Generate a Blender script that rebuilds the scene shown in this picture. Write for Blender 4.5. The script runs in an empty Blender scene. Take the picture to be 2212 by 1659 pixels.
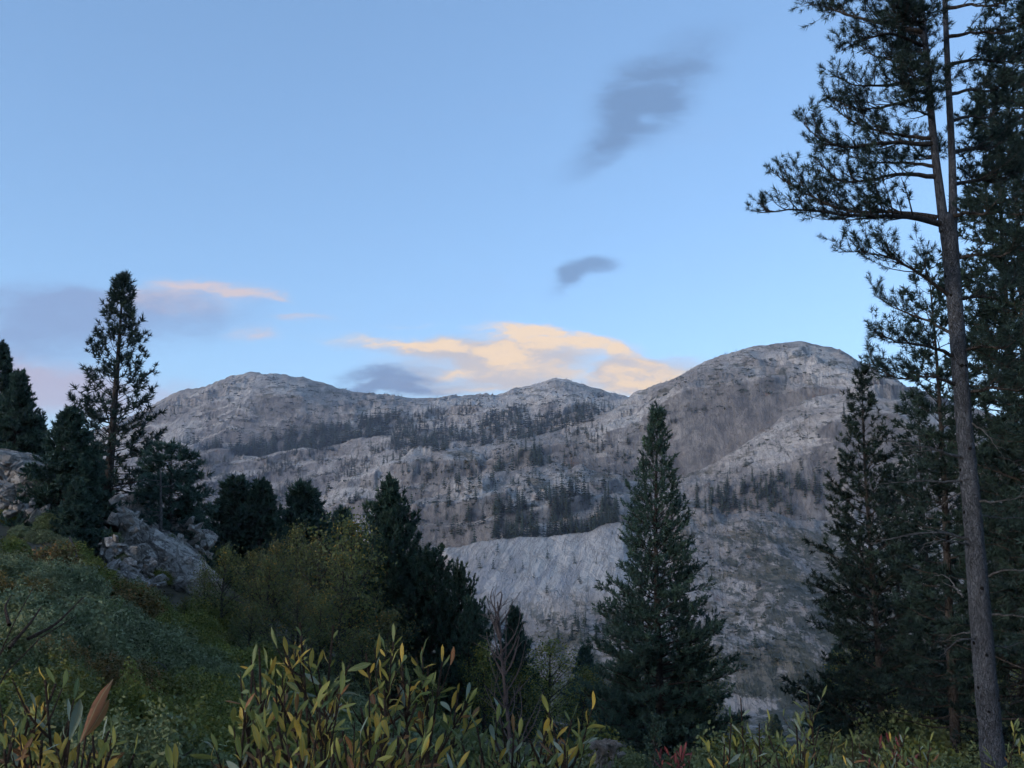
import bpy, bmesh, math, random
import numpy as np
from mathutils import Vector

R = math.radians
rng = np.random.default_rng(7)
random.seed(7)
scene = bpy.context.scene
COL = scene.collection

# ------------------------------------------------------------------ camera
EYE = np.array([0.0, 0.0, 1.6])
PITCH = R(8.0)
HFOV = R(60.0)
cam_d = bpy.data.cameras.new("camera")
cam = bpy.data.objects.new("camera", cam_d)
COL.objects.link(cam)
cam.location = EYE
cam.rotation_euler = (R(90) + PITCH, 0, 0)
cam_d.sensor_fit = 'HORIZONTAL'
cam_d.angle = HFOV
cam_d.clip_start = 0.05
cam_d.clip_end = 12000
scene.camera = cam

# photograph coordinates (2212 x 1659 view of it) to a direction: X = u*Y, Z = e*Y
FPX = 1106 / math.tan(HFOV / 2)
def ue(xd, yd):
    a = (np.asarray(xd, float) - 1106) / FPX
    b = (829.5 - np.asarray(yd, float)) / FPX
    Y = math.cos(PITCH) - b * math.sin(PITCH)
    Z = math.sin(PITCH) + b * math.cos(PITCH)
    return a / Y, Z / Y
def at(xd, yd, Y):
    u, e = ue(xd, yd)
    return np.array([u * Y, Y, EYE[2] + e * Y])

# ------------------------------------------------------------------ sky, sun, exposure
SUN_EL, SUN_AZ = R(7.0), R(238.0)      # low, behind the camera and to its left
world = bpy.data.worlds.new("World")
scene.world = world
world.cycles.sampling_method = 'MANUAL'
world.cycles.sample_map_resolution = 512
world.use_nodes = True

class NT:
    """small helper for node trees"""
    def __init__(self, tree):
        self.t = tree; self.n = tree.nodes; self.l = tree.links
    def node(self, kind, **kw):
        nd = self.n.new(kind)
        for k, v in kw.items():
            setattr(nd, k, v)
        return nd
    def put(self, sock, v):
        if isinstance(v, bpy.types.NodeSocket):
            self.l.new(v, sock)
        elif v is not None:
            sock.default_value = v
    def math(self, op, a, b=None, c=None, clamp=False):
        nd = self.node('ShaderNodeMath', operation=op, use_clamp=clamp)
        self.put(nd.inputs[0], a)
        if b is not None: self.put(nd.inputs[1], b)
        if c is not None: self.put(nd.inputs[2], c)
        return nd.outputs[0]
    def vmath(self, op, a, b=None, out=0):
        nd = self.node('ShaderNodeVectorMath', operation=op)
        self.put(nd.inputs[0], a)
        if b is not None: self.put(nd.inputs[1], b)
        return nd.outputs[out]
    def noise(self, vec, scale, detail=4, rough=0.5, dist=0.0, out=0):
        nd = self.node('ShaderNodeTexNoise')
        if vec is not None: self.l.new(vec, nd.inputs['Vector'])
        nd.inputs['Scale'].default_value = scale
        nd.inputs['Detail'].default_value = detail
        nd.inputs['Roughness'].default_value = rough
        nd.inputs['Distortion'].default_value = dist
        return nd.outputs[out]
    def ramp(self, v, a, b, lo=0.0, hi=1.0, smooth=True):
        nd = self.node('ShaderNodeMapRange', interpolation_type='SMOOTHSTEP' if smooth else 'LINEAR', clamp=True) if smooth else self.node('ShaderNodeMapRange', clamp=True)
        self.put(nd.inputs['Value'], v)
        nd.inputs['From Min'].default_value = a; nd.inputs['From Max'].default_value = b
        nd.inputs['To Min'].default_value = lo; nd.inputs['To Max'].default_value = hi
        return nd.outputs[0]
    def mix(self, f, a, b, mode='MIX'):
        nd = self.node('ShaderNodeMix', data_type='RGBA', blend_type=mode)
        self.put(nd.inputs[0], f)
        self.put(nd.inputs[6], a if isinstance(a, bpy.types.NodeSocket) else (*a, 1) if len(a) == 3 else a)
        self.put(nd.inputs[7], b if isinstance(b, bpy.types.NodeSocket) else (*b, 1) if len(b) == 3 else b)
        return nd.outputs[2]
    def mapping(self, vec, loc=(0, 0, 0), rot=(0, 0, 0), scale=(1, 1, 1), kind='POINT'):
        nd = self.node('ShaderNodeMapping', vector_type=kind)
        self.l.new(vec, nd.inputs['Vector'])
        nd.inputs['Location'].default_value = loc
        nd.inputs['Rotation'].default_value = rot
        nd.inputs['Scale'].default_value = scale
        return nd.outputs[0]

SKY_STRENGTH = 0.12
EXPOSURE = 1.75
SKY_GAMMA = 0.60
SKY_TINT = (0.90, 1.09, 1.35)
HAZE_DENSITY = 0.00009
def lin(c):
    c = np.array(c, float) / 255
    return np.where(c <= 0.04045, c / 12.92, ((c + 0.055) / 1.055) ** 2.4)
def sky_units(rgb):          # photograph colour of a cloud to world colour before strength and exposure
    return tuple((lin(rgb) / (2 ** EXPOSURE) / SKY_STRENGTH).tolist())

w = NT(world.node_tree)
for nd in list(w.n): w.n.remove(nd)
wout = w.node('ShaderNodeOutputWorld')
bg = w.node('ShaderNodeBackground')
bg.inputs['Strength'].default_value = SKY_STRENGTH
w.l.new(bg.outputs[0], wout.inputs['Surface'])
sky = w.node('ShaderNodeTexSky', sky_type='NISHITA')
sky.sun_disc = False
sky.sun_elevation = SUN_EL
sky.sun_rotation = SUN_AZ
sky.altitude = 2000
sky.air_density = 1.0
sky.dust_density = 0.6
sky.ozone_density = 2.0
tc = w.node('ShaderNodeTexCoord')
gen = tc.outputs['Generated']
sep = w.node('ShaderNodeSeparateXYZ'); w.l.new(gen, sep.inputs[0])
ypos = w.math('MAXIMUM', sep.outputs[1], 0.05)
front = w.ramp(sep.outputs[1], 0.1, 0.3)
cu = w.math('DIVIDE', sep.outputs[0], ypos)
ce = w.math('DIVIDE', sep.outputs[2], ypos)
comb = w.node('ShaderNodeCombineXYZ'); w.l.new(cu, comb.inputs[0]); w.l.new(ce, comb.inputs[1])
dirv = comb.outputs[0]
st = w.mapping(dirv, scale=(1.0, 2.6, 1.0))
warp1 = w.vmath('SUBTRACT', w.noise(st, 8.0, 4, 0.6, out=1), (0.5, 0.5, 0.5))
warp = w.vmath('MULTIPLY', warp1, (0.11, 0.045, 0.0))
wv = w.vmath('ADD', dirv, warp)
wv_calm = w.vmath('ADD', dirv, w.vmath('MULTIPLY', warp, (0.55, 0.6, 1.0)))
fbm = w.noise(w.mapping(wv, scale=(1.0, 3.2, 1.0)), 20.0, 5, 0.68)
fbm_soft = w.noise(w.mapping(wv, scale=(1.0, 2.4, 1.0)), 9.0, 5, 0.62)
DEGP = 1 / FPX
def ell_mask(ells, lo, hi, texture, gain=1.0, vec=None, tg=(3.0, -0.45)):
    """sum of soft ellipses (x, y, half width, half height, tilt deg, weight) in photograph units -> mask"""
    tot = None
    for (x, y, a, b, rot, wt) in ells:
        u, e = ue(x, y)
        m = w.mapping(vec or wv, loc=(float(u), float(e), 0), rot=(0, 0, R(rot)), scale=(a * DEGP, b * DEGP, 1), kind='TEXTURE')
        d = w.vmath('LENGTH', m, out=1)
        k = w.ramp(d, 1.95, 0.0, 0.0, wt)
        tot = k if tot is None else w.math('ADD', tot, k)
    tx = w.math('MULTIPLY_ADD', texture, *tg)
    v = w.math('MULTIPLY', tot, tx)
    f = w.ramp(v, lo, hi * 1.3)
    return w.math('MULTIPLY', w.math('MULTIPLY', f, front), gain)
gam = w.node('ShaderNodeGamma'); w.l.new(sky.outputs[0], gam.inputs[0]); gam.inputs[1].default_value = SKY_GAMMA
col = w.mix(1.0, gam.outputs[0], SKY_TINT, 'MULTIPLY')
SKYCOL = col
# thin veil of cloud over the whole sky
veil = w.ramp(w.noise(w.mapping(gen, scale=(1, 1, 3.0)), 2.2, 4, 0.6), 0.55, 0.8, 0, 0.16)
col = w.mix(veil, col, sky_units((165, 180, 215)))
# upper dark cloud
m = ell_mask([(1300, 318, 90, 35, 34, 1), (1350, 268, 96, 45, 36, 1), (1408, 215, 114, 54, 36, 1), (1345, 165, 72, 37, 20, .8),
              (1330, 222, 66, 32, 15, .9), (1455, 150, 114, 59, 34, .85), (1530, 85, 132, 60, 36, .35), (1440, 262, 72, 40, 40, .8), (1300, 360, 84, 16, 28, .4),
              (1390, 256, 22, 14, 10, -1.3)], 0.0, 1.7, fbm_soft, 0.8, wv_calm)
col = w.mix(m, col, sky_units((116, 146, 188)))
m = ell_mask([(1230, 604, 60, 20, 30, 1), (1268, 584, 56, 20, 12, 1), (1314, 580, 34, 18, -10, .9)], 0.0, 1.5, fbm_soft, 0.75, wv_calm)
col = w.mix(m, col, sky_units((120, 148, 188)))
# left bank of grey lilac cloud with pink edges
m = ell_mask([(60, 690, 260, 66, 0, 1), (260, 690, 240, 62, 2, .9), (420, 690, 190, 50, 0, .6), (90, 645, 330, 26, -2, .6), (20, 800, 220, 60, -5, .6), (-200, 720, 300, 110, 0, 1)], 0.0, 1.9, fbm_soft, 0.75)
col = w.mix(m, col, sky_units((142, 163, 205)))
m = ell_mask([(60, 800, 170, 40, -12, .8), (150, 870, 260, 34, 0, .9), (420, 870, 130, 26, 4, .8), (-60, 840, 260, 60, 0, .9)], 0.0, 1.2, fbm_soft, 0.75)
col = w.mix(m, col, sky_units((196, 184, 203)))
m = ell_mask([(470, 628, 95, 18, -6, 1), (545, 642, 70, 7, -2, .8), (650, 683, 55, 10, 2, .9), (540, 720, 60, 15, 0, .8), (400, 640, 110, 32, 0, .6), (300, 660, 90, 30, 0, .35)], 0.0, 1.4, fbm, 0.85, None, (4.0, -0.9))
col = w.mix(m, col, sky_units((226, 208, 208)))
# central lit cloud: grey body, then the sunlit edges, then the dark cloud beside it
m = ell_mask([(1130, 775, 210, 38, -4, 1), (1330, 790, 160, 38, -10, .9), (1000, 800, 160, 30, 0, .8), (1080, 835, 220, 24, 0, .9), (1420, 815, 140, 36, 0, 1.0), (900, 745, 170, 16, -6, .7), (1262, 792, 44, 18, 6, -.9)], 0.0, 1.2, fbm_soft, 0.92, None, (3.8, -0.8))
col = w.mix(m, col, sky_units((206, 200, 203)))
m = ell_mask([(850, 735, 105, 11, -3, 1), (950, 748, 90, 10, -5, 1), (1050, 762, 75, 12, -9, 1), (1120, 758, 70, 30, 25, 1.1), (1130, 724, 100, 15, -4, 1.0), (1180, 745, 110, 22, -6, .6), (1240, 737, 130, 17, -9, 1.0), (1340, 762, 110, 9, -12, .7),
              (985, 797, 52, 9, 4, .9), (1165, 798, 66, 14, -5, .9), (1040, 836, 90, 7, 3, .8), (1390, 828, 110, 26, 0, 1.0), (1440, 800, 90, 14, -8, .8), (1330, 800, 80, 12, -10, .5), (1300, 815, 60, 7, -6, .6), (880, 703, 60, 5, 0, .4)], 0.05, 1.3, fbm, 0.95, None, (5.6, -1.7))
col = w.mix(m, col, sky_units((255, 228, 198)))
m = ell_mask([(835, 805, 80, 22, 6, 1), (890, 832, 110, 24, -4, 1), (810, 838, 90, 12, 0, .7)], 0.0, 1.2, fbm, 0.85)
col = w.mix(m, col, sky_units((124, 148, 188)))
w.l.new(col, bg.inputs['Color'])

sun_d = bpy.data.lights.new("sun", 'SUN')
sun_d.energy = 1.0
sun_d.angle = R(30)
sun_d.color = (1.0, 0.91, 0.83)
sun = bpy.data.objects.new("sun", sun_d)
COL.objects.link(sun)
# direction towards the sun, Blender sky convention: rotation measured from +Y clockwise seen from above
sdir = Vector((math.sin(SUN_AZ) * math.cos(SUN_EL), math.cos(SUN_AZ) * math.cos(SUN_EL), math.sin(SUN_EL)))
sun.rotation_euler = sdir.to_track_quat('Z', 'Y').to_euler()
sun.location = (0, -40, 60)

vs = scene.view_settings
vs.view_transform = 'Standard'; vs.look = 'None'; vs.gamma = 1.0; vs.use_curve_mapping = False
vs.exposure = EXPOSURE
scene.render.engine = 'CYCLES'
cy = scene.cycles
cy.use_denoising = True
cy.use_adaptive_sampling = True; cy.adaptive_threshold = 0.02; cy.adaptive_min_samples = 12
cy.max_bounces = 5; cy.diffuse_bounces = 3; cy.glossy_bounces = 2; cy.transmission_bounces = 3
cy.volume_bounces = 0; cy.transparent_max_bounces = 4
cy.caustics_reflective = False; cy.caustics_refractive = False

# ------------------------------------------------------------------ mesh helpers
def fract_noise2(x, y, seed=0):
    """gradient noise, about -1..1"""
    r = np.random.default_rng(seed)
    perm = r.permutation(256)
    ang = r.random(256) * 2 * np.pi
    gx, gy = np.cos(ang), np.sin(ang)
    xi = np.floor(x).astype(np.int64); yi = np.floor(y).astype(np.int64)
    xf = x - xi; yf = y - yi
    sx = xf * xf * xf * (xf * (xf * 6 - 15) + 10); sy = yf * yf * yf * (yf * (yf * 6 - 15) + 10)
    def g(ix, iy, dx, dy):
        h = perm[(perm[ix & 255] + iy) & 255]
        return gx[h] * dx + gy[h] * dy
    a = g(xi, yi, xf, yf); b = g(xi + 1, yi, xf - 1, yf)
    c = g(xi, yi + 1, xf, yf - 1); d = g(xi + 1, yi + 1, xf - 1, yf - 1)
    return ((a + sx * (b - a)) * (1 - sy) + (c + sx * (d - c)) * sy) * 1.5
def fbm2(x, y, octv=5, gain=0.5, seed=0, ridged=False):
    t = 0; amp = 1; f = 1; tot = 0
    for k in range(octv):
        n = fract_noise2(x * f + 17.3 * k, y * f - 9.1 * k, seed + k)
        if ridged: n = 1 - 2 * np.abs(n)
        t = t + amp * n; tot += amp
        amp *= gain; f *= 2.03
    return t / tot
def sstep(a, b, x):
    t = np.clip((x - a) / (b - a), 0, 1)
    return t * t * (3 - 2 * t)

class MB:
    """collects vertices, triangles and quads with material indices and a per-vertex random value"""
    def __init__(self):
        self.V = []; self.T = []; self.Q = []; self.tm = []; self.qm = []; self.A = []; self.nv = 0
    def add(self, V, T=None, Q=None, mat=0, rnd=0.5):
        V = np.asarray(V, float).reshape(-1, 3)
        if T is not None and len(T):
            T = np.asarray(T, np.int64).reshape(-1, 3); self.T.append(T + self.nv); self.tm.append(np.full(len(T), mat))
        if Q is not None and len(Q):
            Q = np.asarray(Q, np.int64).reshape(-1, 4); self.Q.append(Q + self.nv); self.qm.append(np.full(len(Q), mat))
        self.A.append(np.broadcast_to(np.asarray(rnd, float), (len(V),)).copy())
        self.V.append(V); self.nv += len(V)
    def tube(self, pts, rad, sides=6, mat=0, cap=True, rnd=0.5, rough=0.0):
        P = np.asarray(pts, float); n = len(P); rad = np.broadcast_to(np.asarray(rad, float), (n,))
        tan = np.gradient(P, axis=0); tan /= np.linalg.norm(tan, axis=1)[:, None] + 1e-9
        ref = np.array([0, 0, 1.0]) if abs(tan[0][2]) < 0.9 else np.array([0, 1.0, 0])
        a = np.cross(tan, ref); a /= np.linalg.norm(a, axis=1)[:, None] + 1e-9
        b = np.cross(tan, a)
        th = np.linspace(0, 2 * np.pi, sides, endpoint=False)
        rr = rad[:, None] * (1 + (rough * (rng.random((n, sides)) - .5) if rough else 0))
        V = P[:, None] + (np.cos(th)[None, :, None] * a[:, None] + np.sin(th)[None, :, None] * b[:, None]) * (rr[..., None] if rough else rad[:, None, None])
        idx = np.arange(n * sides).reshape(n, sides)
        Q = np.stack([idx[:-1], np.roll(idx[:-1], -1, 1), np.roll(idx[1:], -1, 1), idx[1:]], -1).reshape(-1, 4)
        V = V.reshape(-1, 3); T = None
        if cap:
            V = np.vstack([V, P[-1] + tan[-1] * rad[-1]])
            last = idx[-1]; k = n * sides
            T = np.stack([last, np.roll(last, -1), np.full(sides, k)], -1)
        self.add(V, T, Q, mat, rnd)
    def instance(self, tV, tT, pos, X, Y, Z, scale, mat=0, rnd=0.5, quads=False):
        """copies of a template (verts tV, faces tT) at frames X, Y, Z"""
        n = len(pos); m = len(tV)
        if n == 0: return
        sc = np.broadcast_to(np.asarray(scale, float), (n,))[:, None, None]
        V = pos[:, None] + sc * (tV[None, :, 0:1] * X[:, None] + tV[None, :, 1:2] * Y[:, None] + tV[None, :, 2:3] * Z[:, None])
        F = (tT[None] + (np.arange(n) * m)[:, None, None]).reshape(-1, tT.shape[1])
        r = np.repeat(np.broadcast_to(np.asarray(rnd, float), (n,)), m)
        if tT.shape[1] == 4: self.add(V.reshape(-1, 3), None, F, mat, r)
        else: self.add(V.reshape(-1, 3), F, None, mat, r)
    def mesh(self, name, mats, smooth=True):
        V = np.concatenate(self.V) if self.V else np.zeros((0, 3))
        T = np.concatenate(self.T) if self.T else np.zeros((0, 3), np.int64)
        Q = np.concatenate(self.Q) if self.Q else np.zeros((0, 4), np.int64)
        mi = np.concatenate([*(self.tm or [np.zeros(0)]), *(self.qm or [np.zeros(0)])]).astype(np.int32)
        me = bpy.data.meshes.new(name)
        me.vertices.add(len(V)); me.vertices.foreach_set('co', V.ravel().astype(np.float32))
        loops = np.concatenate([T.ravel(), Q.ravel()]).astype(np.int32)
        me.loops.add(len(loops)); me.loops.foreach_set('vertex_index', loops)
        npoly = len(T) + len(Q)
        me.polygons.add(npoly)
        start = np.concatenate([np.arange(len(T)) * 3, len(T) * 3 + np.arange(len(Q)) * 4]).astype(np.int32)
        me.polygons.foreach_set('loop_start', start)
        me.polygons.foreach_set('material_index', mi)
        me.polygons.foreach_set('use_smooth', np.full(npoly, smooth))
        at_ = me.attributes.new('rnd', 'FLOAT', 'POINT')
        at_.data.foreach_set('value', np.concatenate(self.A).astype(np.float32) if self.A else np.zeros(0, np.float32))
        for m_ in mats: me.materials.append(m_)
        me.update(calc_edges=True)
        return me

def obj(name, mesh, parent=None, loc=None, rotz=0.0, scale=None):
    o = bpy.data.objects.new(name, mesh)
    COL.objects.link(o)
    if parent is not None: o.parent = parent
    if loc is not None: o.location = tuple(float(v) for v in loc)
    if rotz: o.rotation_euler = (0, 0, rotz)
    if scale is not None: o.scale = (scale,) * 3 if np.isscalar(scale) else tuple(scale)
    return o
def tag(o, label, cat, group=None):
    o['label'] = label; o['category'] = cat
    if group: o['group'] = group
    return o
def thing(name, label, cat, loc, group=None, rotz=0.0):
    return tag(obj(name, None, None, loc, rotz), label, cat, group)
def unit(v):
    return v / (np.linalg.norm(v, axis=-1, keepdims=True) + 1e-9)
def frames(Z, roll=None):
    """orthonormal frames with the given Z axes"""
    Z = unit(Z); n = len(Z)
    ref = np.where(np.abs(Z[:, 2:3]) < 0.95, np.array([[0, 0, 1.0]]), np.array([[1.0, 0, 0]]))
    X = unit(np.cross(ref, Z)); Y = np.cross(Z, X)
    if roll is not None:
        c, s = np.cos(roll)[:, None], np.sin(roll)[:, None]
        X, Y = X * c + Y * s, Y * c - X * s
    return X, Y, Z

# ------------------------------------------------------------------ materials
def mat(name):
    m = bpy.data.materials.new(name); m.use_nodes = True
    t = NT(m.node_tree)
    for nd in list(t.n): t.n.remove(nd)
    out = t.node('ShaderNodeOutputMaterial')
    return m, t, out
def principled(t, out, color, rough=0.8, spec=0.2, normal=None):
    p = t.node('ShaderNodeBsdfPrincipled')
    t.put(p.inputs['Base Color'], color if isinstance(color, bpy.types.NodeSocket) else (*color, 1))
    t.put(p.inputs['Roughness'], rough)
    p.inputs['Specular IOR Level'].default_value = spec
    if normal is not None: t.l.new(normal, p.inputs['Normal'])
    t.l.new(p.outputs[0], out.inputs['Surface'])
    return p
def bump(t, h, strength, dist, normal=None):
    b = t.node('ShaderNodeBump')
    b.inputs['Strength'].default_value = strength; b.inputs['Distance'].default_value = dist
    t.l.new(h, b.inputs['Height'])
    if normal is not None: t.l.new(normal, b.inputs['Normal'])
    return b.outputs[0]
def attr(t, name='rnd'):
    a = t.node('ShaderNodeAttribute'); a.attribute_name = name
    return a.outputs['Fac']
def coords(t, which='Object'):
    return t.node('ShaderNodeTexCoord').outputs[which]
def colramp(t, fac, stops):
    nd = t.node('ShaderNodeValToRGB')
    t.l.new(fac, nd.inputs[0])
    el = nd.color_ramp.elements
    while len(el) < len(stops): el.new(0.5)
    for e_, (p, c) in zip(el, stops):
        e_.position = p; e_.color = (*c, 1)
    return nd.outputs[0]

def foliage_mat(name, stops, transl=0.0, rough=0.6, clump=0.0, clump_scale=0.6):
    m, t, out = mat(name)
    f = attr(t)
    oi = t.node('ShaderNodeObjectInfo').outputs['Random']
    if clump:
        n = t.noise(coords(t), clump_scale, 3, 0.6)
        f = t.math('ADD', f, t.math('MULTIPLY', t.math('SUBTRACT', n, 0.5), clump), clamp=True)
    c = colramp(t, f, stops)
    hsv = t.node('ShaderNodeHueSaturation')
    t.l.new(c, hsv.inputs['Color'])
    t.l.new(t.ramp(oi, 0, 1, 0.82, 1.15, smooth=False), hsv.inputs['Value'])
    t.l.new(t.ramp(oi, 0, 1, 0.488, 0.512, smooth=False), hsv.inputs['Hue'])
    c = hsv.outputs[0]
    if transl:
        d = t.node('ShaderNodeBsdfPrincipled'); t.l.new(c, d.inputs['Base Color'])
        d.inputs['Roughness'].default_value = rough; d.inputs['Specular IOR Level'].default_value = 0.25
        tr = t.node('ShaderNodeBsdfTranslucent'); t.l.new(c, tr.inputs['Color'])
        mx = t.node('ShaderNodeMixShader'); mx.inputs[0].default_value = transl
        t.l.new(d.outputs[0], mx.inputs[1]); t.l.new(tr.outputs[0], mx.inputs[2])
        t.l.new(mx.outputs[0], out.inputs['Surface'])
    else:
        principled(t, out, c, rough, 0.15)
    return m
def bark_mat(name, c1, c2, scale=6.0):
    m, t, out = mat(name)
    co = coords(t)
    st_ = t.mapping(co, scale=(1, 1, 0.35))
    v = t.node('ShaderNodeTexVoronoi'); v.feature = 'DISTANCE_TO_EDGE'
    t.l.new(t.vmath('ADD', st_, t.vmath('MULTIPLY', t.noise(co, scale * 1.5, 3, out=1), (0.12, 0.12, 0.12))), v.inputs['Vector'])
    v.inputs['Scale'].default_value = scale * 5.0
    crack = t.ramp(v.outputs[0], 0.0, 0.14)
    n = t.noise(st_, scale * 3, 5, 0.65)
    big = t.noise(co, 1.1, 3, 0.5)
    c = t.mix(t.ramp(n, 0.3, 0.7), c1, c2)
    c = t.mix(t.ramp(big, 0.35, 0.7, 0, 0.5), c, tuple(0.6 * x for x in c1))
    c = t.mix(t.ramp(crack, 0, 1, 0.3, 0.0), c, tuple(0.5 * x for x in c1))
    h = t.math('ADD', t.math('MULTIPLY', crack, 0.6), t.math('MULTIPLY', n, 0.6))
    principled(t, out, c, 0.9, 0.1, bump(t, h, 1.0, 0.045))
    return m

M = {}
M['needle'] = foliage_mat('pine_needles', [(0.0, (0.016, 0.028, 0.023)), (0.6, (0.029, 0.05, 0.037)), (1.0, (0.05, 0.078, 0.048))], 0.15)
M['needle_blue'] = foliage_mat('fir_needles', [(0.0, (0.034, 0.06, 0.046)), (0.6, (0.06, 0.10, 0.07)), (1.0, (0.085, 0.13, 0.08))], 0.2)
M['juniper'] = foliage_mat('juniper_sprays', [(0.0, (0.032, 0.056, 0.042)), (0.7, (0.058, 0.10, 0.066)), (1.0, (0.09, 0.115, 0.06))], 0.2)
M['far_needle'] = foliage_mat('far_conifer_needles', [(0.0, (0.025, 0.034, 0.028)), (1.0, (0.055, 0.065, 0.04))])
M['aspen'] = foliage_mat('aspen_leaves', [(0.0, (0.084, 0.102, 0.041)), (0.55, (0.137, 0.144, 0.050)), (0.85, (0.234, 0.176, 0.045)), (1.0, (0.390, 0.222, 0.045))], 0.35, clump=0.7, clump_scale=0.55)
M['shrub_green'] = foliage_mat('shrub_leaves_green', [(0.0, (0.097, 0.121, 0.046)), (0.7, (0.191, 0.209, 0.083)), (1.0, (0.307, 0.291, 0.124))], 0.12, clump=0.5, clump_scale=1.2)
M['shrub_blue'] = foliage_mat('shrub_leaves_blue', [(0.0, (0.105, 0.124, 0.060)), (0.7, (0.207, 0.224, 0.107)), (1.0, (0.345, 0.336, 0.167))], 0.12, clump=0.5, clump_scale=1.2)
M['shrub_olive'] = foliage_mat('shrub_leaves_olive', [(0.0, (0.091, 0.106, 0.023)), (0.6, (0.181, 0.180, 0.041)), (1.0, (0.343, 0.259, 0.045))], 0.15, clump=0.6, clump_scale=1.2)
M['shrub_rust'] = foliage_mat('shrub_leaves_rust', [(0.0, (0.075, 0.085, 0.029)), (0.5, (0.181, 0.132, 0.040)), (1.0, (0.362, 0.172, 0.048))], 0.15, clump=0.6, clump_scale=1.5)
M['bark_grey'] = bark_mat('pine_bark_grey', (0.07, 0.07, 0.075), (0.145, 0.144, 0.152))
M['bark_dark'] = bark_mat('conifer_bark_dark', (0.055, 0.045, 0.04), (0.11, 0.09, 0.075), 4)
M['dead_wood'] = bark_mat('weathered_dead_wood', (0.13, 0.115, 0.105), (0.22, 0.205, 0.195), 9)
M['twig'] = bark_mat('brown_twig_bark', (0.09, 0.055, 0.04), (0.16, 0.11, 0.08), 30)
M['dead_twig'] = bark_mat('pinkish_dead_twig', (0.19, 0.145, 0.14), (0.29, 0.23, 0.22), 30)
M['knot'] = bark_mat('branch_knot', (0.02, 0.017, 0.015), (0.04, 0.033, 0.03), 30)

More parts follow.
